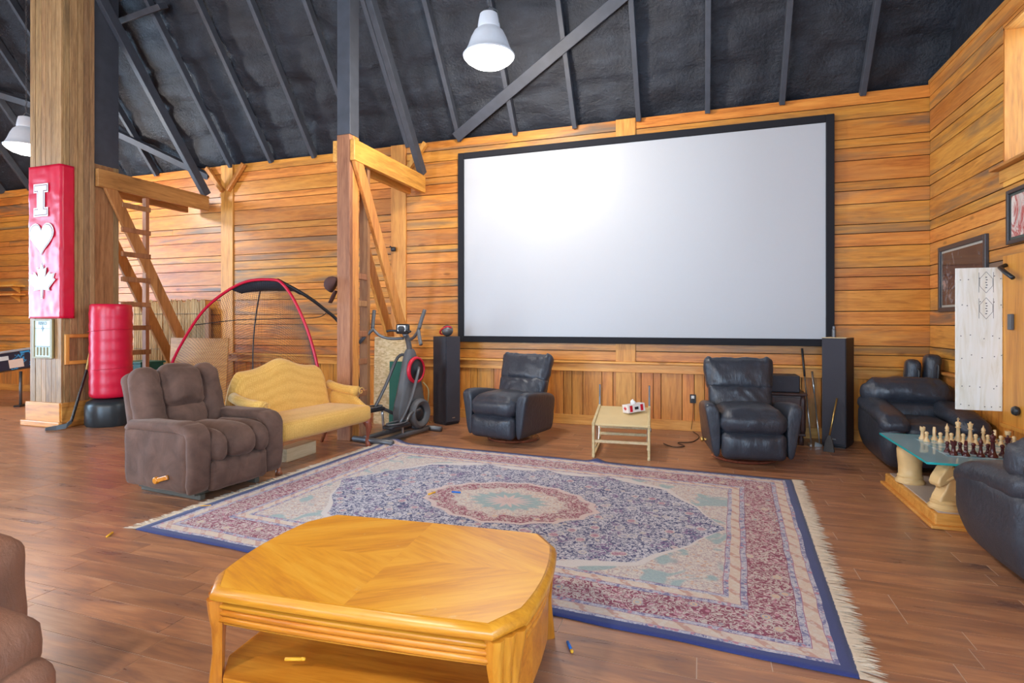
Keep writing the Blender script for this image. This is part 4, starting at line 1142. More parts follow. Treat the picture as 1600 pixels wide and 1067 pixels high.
MB().bar((.05, .03, .10), (-.04, .29, .78), .022, .032).build('shaft_lower', M_plastic, hs, bevel=.004)
MB().bar((-.04, .29, .78), (-.08, .42, 1.30), .022, .032).build('shaft', plain('yellow_shaft', (.55, .42, .14), .4, 0, .4, 20), hs, bevel=.004)
MB().loft([[(.05, .03, .08), (.062, .03, .08), (.062, .045, .15), (.05, .045, .15)], [(.02, -.03, .015), (.034, -.03, .015), (.034, -.01, .085), (.02, -.01, .085)], [(-.06, -.10, .0), (-.048, -.10, .0), (-.05, -.09, .06), (-.062, -.09, .06)], [(-.17, -.16, .0), (-.16, -.16, .0), (-.16, -.155, .04), (-.17, -.155, .04)]]).build('blade', M_plastic, hs, bevel=.003)

# ------------------------------------------------------------------ bamboo fence, leaning boards
M_cane = wood('bamboo_cane', (.24, .16, .07), (.44, .30, .13), (.62, .46, .24), 'Z', 1.4, rough=.4, knots=0, var=0)
bf = thing('bamboo_screen', 'roll of bamboo fencing standing against the wall behind the ladder', 'fence', (-9.25, 7.66, 0))
cane = MB(); rc = random.Random(2)
for k in range(74):
    x = -.86 + 1.72 * k / 73
    cane.tube([(x, rc.uniform(-.012, .012), 0), (x + rc.uniform(-.006, .006), rc.uniform(-.012, .012), .9), (x + rc.uniform(-.01, .01), .0, 1.80 + rc.random() * .07)], .0125, 6)
cn = cane.build('canes', M_cane, bf, smooth=True); cn['kind'] = 'stuff'
for z in (.3, .95, 1.6): MB().tube([(-.87, -.018, z), (.87, -.018, z)], .004, 5).build('binding_wire', M_grey, bf)
MB().box((.93, 0, .85), (.09, .05, 1.7)).build('end_post', M_rough, bf, bevel=.004)
def sheet(name, label, cat, x0, x1, y, h, m, lean=.05, th=.018):
    t = MB().poly([(x0, y, 0), (x1, y, 0), (x1, y + lean, h), (x0, y + lean, h), (x0, y + th, 0), (x1, y + th, 0), (x1, y + lean + th, h), (x0, y + lean + th, h)],
                  [(0, 1, 2, 3), (5, 4, 7, 6), (1, 5, 6, 2), (4, 0, 3, 7), (3, 2, 6, 7), (4, 5, 1, 0)])
    o = t.build(name, m, bevel=.003); return tag(o, label, cat)
M_ply = wood('orange_plywood', (.52, .21, .03), (.68, .30, .05), (.78, .40, .09), 'X', 1.2, rough=.5, knots=.3, var=0)
g = G('chipboard_sheet'); v = g.coord(); d_ = g.voro(g.map(v, (1, 1, 2.2)), 26, out='Color'); f_ = g.sep(d_)[0]
M_osb = g.done(g.ramp(f_, [(0, (.50, .33, .15)), (.5, (.66, .47, .24)), (1, (.76, .58, .34))]), .7)
sheet('plywood_sheet', 'orange plywood sheet leaning behind the brown recliner', 'board', -8.30, -7.09, 6.84, 1.19, M_ply, .07)
sheet('chipboard_sheet', 'pale chipboard sheet leaning behind the elliptical trainer', 'board', -4.42, -3.86, 6.88, 1.24, M_osb, .03)
sheet('green_board', 'dark green board standing behind the elliptical trainer', 'board', -4.12, -3.80, 6.80, .90, M_green, .02)
gb = thing('green_crate', 'dark green crate behind the brown recliner', 'crate', (-8.62, 6.65, 0))
MB().loft([[(-.2, -.16, 0), (.2, -.16, 0), (.2, .16, 0), (-.2, .16, 0)], [(-.24, -.2, .80), (.24, -.2, .80), (.24, .2, .80), (-.24, .2, .80)]]).build('body', M_green, gb, bevel=.01)
MB().box((0, 0, .80), (.52, .44, .03)).build('rim', M_green, gb, bevel=.008)

# ------------------------------------------------------------------ pop-up sports net
nt_ = thing('sports_net', 'pop-up practice net with a red arch and black mesh behind the loveseat', 'net', (-6.3, 6.4, 0))
def ar(p): return Vector(p) - nt_.location
arch = [(-7.98, 6.42, 0), (-7.90, 6.41, .36), (-7.71, 6.4, .74), (-7.45, 6.4, 1.15), (-7.05, 6.4, 1.61), (-6.60, 6.4, 1.90), (-6.20, 6.4, 2.04), (-5.76, 6.4, 2.05), (-5.58, 6.4, 1.98), (-5.38, 6.4, 1.74), (-5.17, 6.4, 1.35), (-5.02, 6.4, .92), (-4.92, 6.41, .45), (-4.86, 6.42, 0)]
def smoothpath(pts, n=6):
    P = [Vector(p) for p in pts]; out = []
    for i in range(len(P) - 1):
        p0, p1, p2, p3 = P[max(i - 1, 0)], P[i], P[i + 1], P[min(i + 2, len(P) - 1)]
        for k in range(n):
            t = k / n
            out.append(.5 * ((2 * p1) + (p2 - p0) * t + (2 * p0 - 5 * p1 + 4 * p2 - p3) * t * t + (3 * p1 - p0 - 3 * p2 + p3) * t ** 3))
    return out + [P[-1]]
A = smoothpath(arch)
MB().tube([ar(p) for p in A], .021, 8).build('red_arch', M_redv, nt_, smooth=True)
rear = smoothpath([(-5.70, 6.42, 2.05), (-5.41, 6.62, 1.85), (-5.24, 6.85, 1.645), (-5.09, 7.05, 1.40), (-4.95, 7.22, .85), (-4.90, 7.28, 0)])
MB().tube([ar(p) for p in rear], .024, 8).build('rear_pole', M_plastic, nt_, smooth=True)
mid = smoothpath([(-5.95, 6.42, 2.04), (-6.30, 6.75, 1.95), (-6.72, 7.10, 1.55), (-6.95, 7.28, 1.0), (-7.02, 7.35, 0)])
MB().tube([ar(p) for p in mid], .011, 6).build('rear_pole', M_grey, nt_, smooth=True)
MB().tube([ar(p) for p in smoothpath([(-7.28, 6.42, 1.40), (-6.9, 6.9, 1.48), (-6.3, 7.1, 1.50), (-5.6, 7.15, 1.52), (-5.22, 6.9, 1.60)])], .007, 5).build('strap', M_plastic, nt_, smooth=True)
cp = MB(); pts = smoothpath([(-6.55, 6.42, 1.93), (-6.20, 6.42, 2.035), (-5.72, 6.42, 2.04), (-5.55, 6.52, 1.95)], 5); q2 = smoothpath([(-6.40, 6.70, 1.92), (-6.1, 6.78, 1.92), (-5.6, 6.74, 1.90), (-5.36, 6.66, 1.84)], 5)
cp.loft([[ar(p) for p in pts], [ar((p + q) / 2 - Vector((0, 0, .05))) for p, q in zip(pts, q2)], [ar(q) for q in q2]], closed=False, caps=False)
o = cp.build('canopy', plain('navy_fabric', (.035, .04, .055), .8), nt_, smooth=True); sd = o.modifiers.new('t', 'SOLIDIFY'); sd.thickness = .004
ne = MB(); n1 = len(A) - 1; rows_ = []
for k in range(25):
    t = k / 24; row = []
    for i in range(0, n1 + 1):
        p = A[i]; f = i / n1
        q = Vector((-7.7 + f * 2.9, 6.70 + .0 * (1 - (2 * f - 1) ** 2), .05 + .25 * math.sin(f * math.pi)))
        w = p.lerp(q, t); w.y += .04 * math.sin(t * math.pi); w.z += .20 * math.sin(t * math.pi) * math.sin(f * math.pi)
        row.append(ar(w))
    rows_.append(row)
ne.loft(rows_, closed=False, caps=False)
o = ne.build('mesh_netting', M_plastic, nt_); o['kind'] = 'stuff'
sb_ = o.modifiers.new('s', 'SUBSURF'); sb_.subdivision_type = 'SIMPLE'; sb_.levels = 1; sb_.render_levels = 1
wi = o.modifiers.new('w', 'WIREFRAME'); wi.thickness = .0036; wi.use_replace = True; wi.use_boundary = True

# ------------------------------------------------------------------ elliptical trainer
el = thing('elliptical_trainer', 'grey elliptical trainer with a red ringed flywheel beside the tower speaker', 'exercise machine', (-3.62, 6.24, 0), R(-9))
T = lambda pts, r, nm, m=M_grey, n=10: MB().tube(smoothpath(pts, 4), r, n).build(nm, m, el, smooth=True)
for s in (-1, 1):
    T([(s * .15, -.50, .045), (s * .15, 0, .05), (s * .15, .40, .05)], .032, 'base_rail')
MB().tube([(-.30, -.50, .035), (.30, -.50, .035)], .035, 12).build('rear_stabiliser', M_grey, el, smooth=True)
MB().tube([(-.30, .48, .035), (.30, .48, .035)], .035, 12).build('front_stabiliser', M_grey, el, smooth=True)
rings = []
for z, y0, y1, w in ((.08, -.08, .46, .17), (.30, -.10, .48, .20), (.55, .0, .42, .19), (.80, .06, .36, .17), (1.0, .10, .32, .13), (1.12, .13, .28, .09)):
    rings.append([(-w / 2, y0 + .04, z), (-w / 4, y0, z), (w / 4, y0, z), (w / 2, y0 + .04, z), (w / 2, y1 - .05, z), (w / 4, y1, z), (-w / 4, y1, z), (-w / 2, y1 - .05, z)])
MB().loft(rings).build('housing', M_greyp, el, smooth=True, sharp=35, subsurf=1)
MX = lambda x, y, z: Matrix.Translation((x, y, z)) @ Matrix.Rotation(R(90), 4, 'Y')
MB().lathe([(.165, -.02), (.175, 0), (.17, .02), (.145, .03), (.14, .02), (.14, 0), (.165, -.02)], 32, MX(.10, .20, .83)).build('red_ring', M_red, el, smooth=True)
MB().lathe([(0, -.02), (.145, -.02), (.14, .012), (.06, .02), (.04, .035), (0, .04)], 32, MX(.10, .20, .83)).build('fan_cover', M_plastic, el, smooth=True, sharp=40)
MB().lathe([(.19, -.03), (.195, 0), (.185, .03), (.16, .045), (.11, .02), (.10, -.01), (.10, -.03), (.19, -.03)], 32, MX(.15, .22, .27)).build('crank_wheel', M_greyp, el, smooth=True, sharp=50)
MB().lathe([(0, -.03), (.10, -.03), (.09, .0), (.03, .02), (0, .025)], 24, MX(.15, .22, .27)).build('wheel_hub', M_plastic, el, smooth=True)
T([(0, .20, 1.08), (0, .16, 1.22), (0, .10, 1.30)], .035, 'mast')
MB().pillow((0, .06, 1.36), (.20, .05, .13), .02, (0, .01, 0), None, .03, tilt((0, 0, 0), 0)).build('console', M_plastic, el, smooth=True)
MB().box((0, .032, 1.37), (.13, .006, .075)).build('console_screen', M_white, el, bevel=.002)
for s in (-1, 1):
    T([(s * .03, .12, 1.24), (s * .16, .02, 1.235), (s * .27, -.05, 1.27), (s * .35, -.08, 1.34), (s * .37, -.09, 1.38)], .019, 'handle_arm')
    T([(s * .37, -.09, 1.37), (s * .385, -.06, 1.48), (s * .405, -.02, 1.60)], .024, 'grip', M_greyp)
    T([(s * .36, -.09, 1.36), (s * .44, -.17, 1.25), (s * .49, -.21, 1.18)], .022, 'grip', M_greyp)
    T([(s * .04, .06, 1.33), (s * .13, .0, 1.34), (s * .19, -.03, 1.33)], .015, 'fixed_grip', M_plastic)
    zp = .36 if s < 0 else .20
    yb = -.30
    MB().pillow((s * .20, yb, zp), (.15, .36, .05), .02, (0, .02, 0), None, .03).build('pedal', M_plastic, el, smooth=True)
    MB().tube([(s * .20 + .072 * math.cos(R(a)), yb + .175 * math.sin(R(a)), zp + .035) for a in range(0, 361, 20)], .011, 6, caps=False).build('pedal_rim', M_greyp, el, smooth=True)
    T([(s * .19, yb + .18, zp), (s * .17, .0, .30), (s * .16, .20, .27 + s * .06)], .022, 'pedal_link')
    T([(s * .20, yb + .06, zp + .02), (s * .20, -.02, zp + .30), (s * .17, .16, zp + .62), (s * .10, .24, zp + .66)], .020, 'swing_arm')
    T([(s * .16, yb + .15, zp - .02), (s * .15, yb + .17, .06)], .016, 'guide_post', M_chrome)
cbn = tag(MB().tube(smoothpath([(-3.72, 7.05, .60), (-3.66, 7.10, .48), (-3.70, 7.15, .2), (-3.69, 7.20, .01), (-3.72, 7.5, .008), (-3.6, 7.70, .008)]), .008, 8).build('power_cable', plain('yellowish_cable', (.55, .50, .25), .5), None, smooth=True), 'yellowish cable hanging between the elliptical trainer and the tower speaker', 'cable')

# ------------------------------------------------------------------ cap on the post, gadget on the wall post
cp_ = thing('baseball_cap', 'dark brown cap hanging on the timber post', 'cap', (-4.27, 5.79, 1.85), R(200))
M_cap = plain('brown_cap_cloth', (.075, .028, .022), .85)
MB().lathe([(.098, 0), (.10, .03), (.092, .07), (.07, .105), (.035, .125), (0, .13)], 20, Matrix.Translation((0, 0, .05)) @ Matrix.Rotation(R(65), 4, 'Y')).build('crown', M_cap, cp_, smooth=True)
MB().pillow((0, 0, 0), (.17, .15, .012), .006, (0, 0, .012), None, .03, Matrix.Translation((.02, 0, -.09)) @ Matrix.Rotation(R(65), 4, 'Y')).build('brim', M_cap, cp_, smooth=True)
MB().tube([(.0, 0, .06), (.10, 0, .07)], .006, 8).build('hook', M_grey, cp_, smooth=True)
gd = thing('wall_sensor', 'small black wireless device fixed to the wall post above the elliptical trainer', 'device', (-4.60, 7.76, 2.60))
MB().pillow((0, -.03, 0), (.08, .05, .07), .015).build('device_body', M_plastic, gd, smooth=True)
MB().bar((-.03, -.02, .02), (-.08, .0, .05), .02, .02).build('bracket', M_plastic, gd, bevel=.003)
MB().lathe([(0, 0), (.018, 0), (.016, .012), (0, .014)], 14, Matrix.Translation((.01, -.055, 0)) @ Matrix.Rotation(R(90), 4, 'X')).build('lens', M_grey, gd, smooth=True)

# ------------------------------------------------------------------ far left: game table, lamp, shelves
g = G('lightning_print'); v = g.coord(); nz_ = g.noise(v, 3, 4, .6); v3 = g.vmath('ADD', v, g.n('ShaderNodeCombineXYZ').outputs[0])
for i in range(3): g.put(v3.node.inputs[1].links[0].from_node.inputs[i], g.math('MULTIPLY', g.noise(v, 7, 4, .7), .35))
ed = g.voro(v3, 3.0, 'DISTANCE_TO_EDGE'); M_light = g.done(g.mix(g.fr(ed, .045, .005), (.010, .012, .03), (.03, .38, .75)), .3)
gt = thing('game_table', 'black game table with a blue lightning print at the far left', 'game table', (-11.75, 6.32, 0), R(28))
Mt = Matrix.Translation((0, 0, .70)) @ Matrix.Rotation(R(-9), 4, 'Y')
MB().box((0, 0, 0), (1.9, .80, .30), Mt).build('body', M_light, gt, bevel=.01)
MB().box((0, 0, .165), (1.95, .86, .04), Mt).build('rail_top', plain('grey_laminate', (.30, .28, .27), .4), gt, bevel=.01)
for sx in (-.62, .62):
    for sy in (-.3, .3): MB().tube([(sx, sy, .60), (sx, sy, .02)], .022, 10).build('leg', M_grey, gt, smooth=True)
    MB().box((sx, 0, .015), (.10, .80, .03)).build('foot_bar', M_plastic, gt, bevel=.006)
def slab_patch(name, x, z, w, h, m): MB().box((x, -.404, z), (w, .006, h), Mt).build(name, m, gt)
slab_patch('printed_panel', .62, -.05, .22, .14, plain('beige_print', (.62, .44, .34), .5)); slab_patch('printed_panel', .35, .06, .34, .07, plain('pale_print', (.55, .52, .48), .5))
tl = thing('table_lamp', 'table lamp with a white drum shade on the far left game table', 'lamp', (-11.98, 6.20, .90), 0)
MB().lathe([(0, 0), (.09, 0), (.09, .012), (.012, .02), (.010, .36), (0, .36)], 16).build('stand', M_white, tl, smooth=True, sharp=40)
MB().lathe([(.20, .36), (.175, .62), (.170, .62), (.195, .36), (.20, .36)], 28).build('shade', plain('lampshade_linen', (.78, .72, .66), .8, Subsurface_Weight=.0), tl, smooth=True, sharp=40)
g = G('bulb_glass'); g.done((1, .95, .85, 1), .3); g.bsdf.inputs['Emission Color'].default_value = (1, .8, .5, 1); g.bsdf.inputs['Emission Strength'].default_value = 6
MB().lathe([(0, .38), (.03, .40), (.045, .45), (.03, .49), (0, .50)], 14).build('bulb', g.m, tl, smooth=True)
l = bpy.data.lights.new('bulb_light', 'POINT'); l.energy = 6; l.color = (1, .8, .55); l.shadow_soft_size = .05
o = bpy.data.objects.new('bulb_light', l); C.objects.link(o); o.parent = tl; o.location = (0, 0, .36)
for z, nm in ((2.02, 'lower'), (2.20, 'upper')):
    s_ = thing('wall_shelf', 'narrow wooden shelf board on the far left wall, the %s of two' % nm, 'shelf', (-13.95, 7.66, z), 0, 'shelves on the far left wall')
    MB().box((0, 0, 0), (1.1, .24, .035)).build('board', M_trimX, s_, bevel=.004)
    for sx in (-.4, .4): MB().poly([(sx - .01, .10, -.02), (sx - .01, -.08, -.02), (sx - .01, .10, -.15), (sx + .01, .10, -.02), (sx + .01, -.08, -.02), (sx + .01, .10, -.15)], [(0, 1, 2), (5, 4, 3), (0, 3, 4, 1), (1, 4, 5, 2), (2, 5, 3, 0)]).build('bracket', M_trimX, s_)
# ------------------------------------------------------------------ framed pictures on the right wall
def art(name, stops, sc_, o):
    g = G(name); v = g.map(g.coord(), (1, 1, .7), (o, o, o)); n = g.noise(v, sc_, 6, .7, 1.5); b = g.noise(v, sc_ * .35, 3)
    return g.done(g.ramp(g.math('ADD', g.math('MULTIPLY', n, .7), g.math('MULTIPLY', b, .3)), stops), .12)
def picture(label, y0, y1, z0, z1, fw, m_art, mat_):
    t = thing('framed_picture', label, 'picture', (WX - .006, (y0 + y1) / 2, z0), 0, 'framed pictures on the right wall')
    w, h = y1 - y0, z1 - z0
    MB().box((-.008, 0, h / 2), (.012, w - .02, h - .02)).build('mount', mat_, t)
    MB().box((-.016, 0, h / 2), (.004, w - 2 * fw - .05, h - 2 * fw - .05)).build('print', m_art, t)
    for s in (-1, 1):
        MB().box((-.018, s * (w / 2 - fw / 2), h / 2), (.034, fw, h)).build('frame_side', M_frame, t, bevel=.006)
        MB().box((-.018, 0, h / 2 + s * (h / 2 - fw / 2)), (.034, w - 2 * fw, fw)).build('frame_rail', M_frame, t, bevel=.006)
    return t
M_frame = plain('dark_frame_wood', (.045, .038, .040), .35)
picture('dark framed group photograph hanging behind the plywood cabinet door', 6.36, 7.46, 1.56, 2.28, .05, art('dark_photo', [(.40, (.05, .022, .02)), (.55, (.07, .035, .03)), (.62, (.22, .20, .20)), (.66, (.45, .26, .20)), (.72, (.06, .10, .10))], 7, 0), plain('pale_mount', (.45, .42, .36), .5))
picture('framed picture with a red and white print cut by the right edge', 5.05, 5.99, 2.12, 2.59, .035, art('red_photo', [(.40, (.75, .68, .62)), (.48, (.45, .05, .05)), (.56, (.70, .60, .55)), (.64, (.08, .03, .03))], 5, 3), plain('green_mount', (.07, .085, .07), .5))

# ------------------------------------------------------------------ wall cabinet with its plywood door swung open
M_ced = wood('orange_cabinet_board', (.46, .15, .022), (.60, .22, .032), (.68, .28, .05), 'Z', .7, rough=.45, knots=.4, var=0)
wc = thing('wall_cabinet', 'orange wooden wall cabinet with its daylight-white plywood door swung open', 'cabinet', (2.40, 5.30, .59))
MB().box((.012, 0, .705), (.022, .90, 1.41)).build('front_panel', M_ced, wc, bevel=.003)
MB().box((.075, .44, .705), (.105, .02, 1.41)).build('side_panel', M_ced, wc, bevel=.003)
MB().box((.075, -.44, .705), (.105, .02, 1.41)).build('side_panel', M_ced, wc, bevel=.003)
MB().box((.075, 0, 1.40), (.105, .86, .02)).build('top_panel', M_ced, wc, bevel=.003)
MB().box((.06, 0, .0), (.15, .92, .03)).build('bottom_shelf', M_ced, wc, bevel=.003)
MB().tube([(-.006, .38, 1.33), (-.055, .36, 1.31), (-.06, .26, 1.26), (-.06, .15, 1.21)], .017, 8).build('lever_handle', M_plastic, wc, smooth=True)
MB().box((-.014, .29, .86), (.028, .05, .13)).build('latch', M_greyp, wc, bevel=.006)
MB().lathe([(0, 0), (.03, 0), (.04, .02), (.03, .04), (0, .045)], 18, Matrix.Translation((0, .20, .15)) @ Matrix.Rotation(R(-90), 4, 'Y')).build('round_knob', M_plastic, wc, smooth=True)
g = G('daylit_plywood'); v = g.coord(); n = g.noise(g.map(v, (1, 1, .12)), 16, 5, .6, 1.4)
M_wply = g.done(g.ramp(n, [(.35, (.74, .70, .58)), (.5, (.84, .82, .74)), (.65, (.88, .87, .82))]), .6)  # base colour lifted to near white to stand in for daylight
dr = MB().box((0, 0, 0), (.325, .018, 1.21)).build('plywood_door', M_wply, wc, bevel=.002, loc=(-.165, .455, .715))
dr['label'] = 'daylight-white plywood door with stamped marks'
rs = random.Random(4)
for z in (.52, .30, .02, -.15, -.40, -.56):
    for x in (-.12, -.07, .02, .09, .14):
        MB().lathe([(0, 0), (.0045, 0), (.0045, .002), (0, .002)], 8, Mx(x + rs.uniform(-.02, .02), -.009, z + rs.uniform(-.02, .02))).build('screw_head', M_greyp, dr)
for zc in (.48, .26):
    for a, b in (((0, .09), (.045, .03)), ((0, .09), (-.045, .03)), ((0, -.09), (.045, -.03)), ((0, -.09), (-.045, -.03)), ((.045, .03), (.045, -.03)), ((-.045, .03), (-.045, -.03))):
        MB().bar((a[0] + .05, -.0095, a[1] + zc), (b[0] + .05, -.0095, b[1] + zc), .0025, .001, (0, 1, 0)).build('stamp_line', M_greyp, dr)
    for k in range(5): MB().box((.05 + .004 * (k % 2), -.0095, zc - .045 + k * .022), (.012, .001, .008)).build('stamp_mark', M_greyp, dr)
    for xx in (.0, .10): MB().box((xx, -.0095, zc), (.0025, .001, .17)).build('stamp_line', M_greyp, dr)

# ------------------------------------------------------------------ dark cases standing in the corner
for k, (x, y, h, w, lab) in enumerate(((2.18, 7.36, 1.03, .14, 'left'), (2.36, 7.36, 1.09, .15, 'right'))):
    t = thing('carry_case', 'padded black carry case standing in the far corner, the %s of two' % lab, 'case', (x, y, 0), R(-12), 'black cases behind the corner armchair')
    MB().pillow((0, 0, h / 2), (w, .26, h), .05, (.01, .01, .01), wr(.006, 8, k), .05, Matrix.Rotation(R(4), 4, 'Y')).build('case_body', M_leather, t, smooth=True)
    MB().tube([(.09, -.10, h - .06), (.115, -.13, h - .12), (.11, -.13, h - .25), (.07, -.12, h - .32)], .012, 8).build('strap', M_plastic, t, smooth=True)

# ------------------------------------------------------------------ chess table
TZ = .46
M_stone = plain('cream_resin', (.70, .46, .20), .45, 0, .22, 9, .4)
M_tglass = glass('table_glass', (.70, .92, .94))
_n = M_tglass.node_tree; _d = _n.nodes.new('ShaderNodeBsdfDiffuse'); _d.inputs[0].default_value = (.50, .80, .92, 1)  # pale blue diffuse put into the glass imitates window reflections
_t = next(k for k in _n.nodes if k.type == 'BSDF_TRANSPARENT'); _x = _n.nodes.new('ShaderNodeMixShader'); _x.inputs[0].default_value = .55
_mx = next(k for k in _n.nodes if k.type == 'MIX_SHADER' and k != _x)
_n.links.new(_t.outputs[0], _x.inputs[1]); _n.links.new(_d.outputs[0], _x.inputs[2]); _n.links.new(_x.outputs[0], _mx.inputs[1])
M_tedge = plain('teal_glass_edge', (.03, .42, .42), .15)
tb_ = thing('chess_table', 'glass topped chess table on carved chess piece pillars', 'table', (2.02, 5.23, 0))
MB().box((0, 0, .06), (.92, 1.12, .08)).build('plinth', M_ply, tb_, bevel=.012)
MB().box((0, 0, .012), (.98, 1.18, .024)).build('plinth_moulding', M_ply, tb_, bevel=.008)
MB().box((0, 0, .104), (.86, 1.06, .010)).build('plinth_top', plain('plinth_stone', (.46, .36, .30), .4), tb_, bevel=.002)
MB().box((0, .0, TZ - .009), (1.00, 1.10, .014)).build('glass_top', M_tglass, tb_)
for s in (-1, 1):
    MB().box((s * .502, 0, TZ - .009), (.006, 1.108, .016)).build('glass_edge', M_tedge, tb_, bevel=.002)
    MB().box((0, s * .552, TZ - .009), (1.0, .006, .016)).build('glass_edge', M_tedge, tb_, bevel=.002)
g = G('etched_board'); v = g.coord(); ck = g.n('ShaderNodeTexChecker'); g.put(ck.inputs[0], g.map(v, (1, 1, 0), (.332, .332, .5))); ck.inputs['Scale'].default_value = 1 / .083
M_board = g.done(g.mix(ck.outputs['Fac'], (.20, .42, .50), (.46, .62, .68)), .12)
MB().box((.04, .035, TZ - .0005), (.664, .664, .002)).build('board_print', M_board, tb_)
HORSE = [(-.42, 0), (.40, 0), (.36, .12), (.44, .35), (.40, .62), (.22, .88), (.06, 1.0), (-.02, .93), (-.16, .86), (-.42, .62), (-.50, .48), (-.42, .38), (-.26, .42), (-.10, .46), (-.20, .30), (-.36, .14)]
def horse(mb, w, h, z, th, ang=0.0):
    M = Matrix.Rotation(ang, 4, 'Z') @ Matrix.Translation((0, th / 2, z)) @ Matrix.Rotation(R(90), 4, 'X')
    return mb.prism([(x * w, y * h) for x, y in HORSE], 0, th, M)
COL = [(0, .108), (.105, .108), (.108, .125), (.095, .14), (.088, .15), (.092, .165), (.083, .175), (.082, .24), (.090, .32), (.094, .38), (.088, .40), (.096, .41), (.096, .445), (0, .445)]
for sx, sy, kind in ((-.36, .26, 'c'), (-.355, -.43, 'h'), (.34, .38, 'h'), (.34, -.42, 'c')):
    if kind == 'c': o = MB().lathe(COL, 28).mod(lambda q: Vector((q.x * (1 + .05 * noise.noise(q * 28)), q.y * (1 + .05 * noise.noise(q * 28)), q.z))).build('column_leg', M_stone, tb_, smooth=True, sharp=50, loc=(sx, sy, 0))
    else:
        o = MB().lathe([(0, .108), (.10, .108), (.105, .125), (.085, .145), (.09, .16), (.07, .175), (0, .18)], 24).build('knight_leg', M_stone, tb_, smooth=True, sharp=50, loc=(sx, sy, 0))
        horse(MB(), .175, .285, .16, .10, R(20)).build('horse_head', M_stone, o, bevel=.022, seg=3)
        for e_ in (-1, 1): MB().tube([(.02, e_ * .03, .41), (.035, e_ * .034, .445)], [.018, .006], 8).build('ear', M_stone, o, smooth=True)
        for e_ in range(5): MB().tube([(.05 + .012 * math.sin(e_), -.055, .22 + e_ * .045), (.075, 0, .24 + e_ * .042), (.05, .055, .22 + e_ * .045)], [.008, .016, .008], 8).build('mane_lock', M_stone, o, smooth=True)
        MB().tube([(.055 * math.cos(R(a)), .055 * math.sin(R(a)) * .5 - .02, .20 + .00045 * a) for a in range(0, 500, 25)], .012, 6).build('carved_mane', M_stone, o, smooth=True)
PROF = {
 'pawn': [(0, 0), (.022, 0), (.023, .008), (.018, .016), (.012, .026), (.009, .045), (.015, .05), (.009, .054), (.014, .064), (.0145, .072), (.010, .081), (0, .084)],
 'rook': [(0, 0), (.025, 0), (.026, .01), (.020, .02), (.014, .034), (.012, .066), (.018, .074), (.020, .078), (.020, .10), (.014, .10), (.014, .094), (0, .094)],
 'bishop': [(0, 0), (.025, 0), (.026, .01), (.019, .02), (.013, .036), (.009, .075), (.018, .082), (.010, .087), (.015, .103), (.012, .118), (.005, .127), (.006, .133), (0, .138)],
 'queen': [(0, 0), (.029, 0), (.030, .012), (.022, .024), (.015, .045), (.011, .10), (.021, .108), (.012, .113), (.018, .142), (.022, .152), (.012, .150), (.007, .158), (.008, .165), (0, .170)],
 'king': [(0, 0), (.030, 0), (.031, .012), (.023, .024), (.016, .048), (.012, .108), (.022, .116), (.013, .122), (.020, .152), (.017, .160), (.006, .163), (.006, .17), (0, .171)],
}
M_wp = plain('boxwood_piece', (.74, .50, .25), .35); M_bp = plain('rosewood_piece', (.075, .014, .014), .22)
protos = {}
def piece(kind, dark, x, y, where):
    m = M_bp if dark else M_wp
    cn_ = 'dark red' if dark else 'cream'
    t = thing('chess_' + kind, '%s wooden chess %s %s' % (cn_, kind, where), 'chess piece', (x, y, TZ + .0008), 0, ('dark' if dark else 'cream') + ' chess pieces on the glass table')
    key = (kind, dark)
    if key in protos:
        for ch in protos[key].children:
            c = ch.copy(); C.objects.link(c); c.parent = t
        return
    protos[key] = t
    if kind == 'knight':
        MB().lathe([(0, 0), (.025, 0), (.026, .01), (.019, .02), (.016, .03), (0, .03)], 16).build('piece_base', m, t, smooth=True, sharp=50)
        horse(MB(), .042, .085, .028, .020, R(60 if dark else -120)).build('horse_head', m, t, bevel=.005)
    else:
        MB().lathe(PROF[kind], 16).build('piece_body', m, t, smooth=True, sharp=60)
        if kind == 'king': MB().box((0, 0, .182), (.006, .006, .026)).box((0, 0, .184), (.018, .006, .006)).build('cross', m, t)
        if kind == 'rook':
            for k in range(4): MB().box((.017 * math.cos(R(45 + 90 * k)), .017 * math.sin(R(45 + 90 * k)), .103), (.008, .008, .008)).build('battlement', m, t)
        if kind == 'bishop': MB().lathe([(0, 0), (.005, .004), (0, .009)], 8, Matrix.Translation((0, 0, .136))).build('finial', m, t)
BX = [1.775 + .083 * k for k in range(8)]
ORD = ['rook', 'knight', 'bishop', 'king', 'queen', 'bishop', 'knight', 'rook']
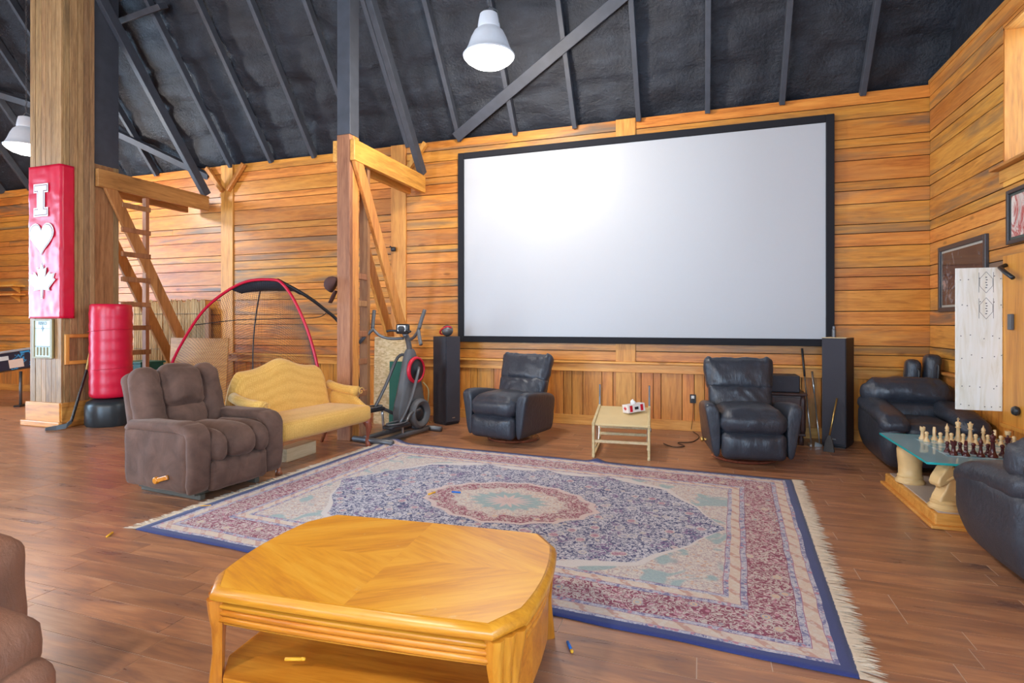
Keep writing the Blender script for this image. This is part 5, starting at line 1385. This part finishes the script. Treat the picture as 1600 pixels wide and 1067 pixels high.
ordw = ['leftmost', 'second from the left', 'third from the left', 'fourth from the left', 'fifth from the left', 'sixth from the left', 'seventh from the left', 'rightmost']
rq = random.Random(8)
for k in range(8):
    j = lambda: rq.uniform(-.006, .006)
    piece(ORD[k], False, BX[k] + j(), 5.556 + j(), 'in the back row, %s' % ordw[k])
    piece('pawn', False, BX[k] + j(), 5.465 + j(), 'in the cream pawn row, %s' % ordw[k])
for k in range(6):
    piece(ORD[k], True, BX[k] + j(), 4.975 + j(), 'in the row nearest the viewer, %s' % ordw[k])
for k in range(7): piece('pawn', True, BX[k] + j(), 5.062 + j(), 'behind the dark main row, %s' % ordw[k])

# ------------------------------------------------------------------ foam darts and scraps on the floor
def dart(label, loc, rot, body, tip):
    t = thing('foam_dart', label, 'foam dart', loc, rot, 'foam darts lying about')
    MB().tube([(-.034, 0, .007), (.03, 0, .007)], .0068, 10).build('foam_body', body, t, smooth=True)
    MB().tube([(.03, 0, .007), (.042, 0, .007), (.045, 0, .007)], [.0072, .0072, .004], 10).build('tip', tip, t, smooth=True)
dart('blue foam dart lying on the rug beyond the coffee table', (-1.951, 4.279, .014), R(5), M_blue, M_blue)
dart('yellow foam dart lying on the rug left of the blue dart', (-2.128, 4.182, .014), R(70), M_yel, M_yel)
dart('blue foam dart with an orange tip on the floor right of the coffee table', (-.553, 2.429, 0), R(-62), M_blue, M_yel)
dart('orange foam dart on the floor in front of the brown recliner', (-3.68, 3.36, 0), R(30), M_yel, M_yel)
dart('yellow foam dart on the bare floor left of the rug corner', (-3.80, 2.70, 0), R(120), M_yel, M_yel)
dart('yellow foam dart on the shelf of the coffee table', (-1.50, 1.78, .131), R(20), M_yel, M_yel)

tag(MB().tube(smoothpath([(-.42, 6.85, .006), (-.30, 6.70, .006), (-.18, 6.78, .006), (-.26, 6.95, .006), (-.10, 7.05, .006), (-.02, 7.4, .006), (-.10, 7.73, .006)]), .005, 6).build('floor_cable', M_plastic, None, smooth=True), 'thin dark cable looped on the floor right of the cream table', 'cable')
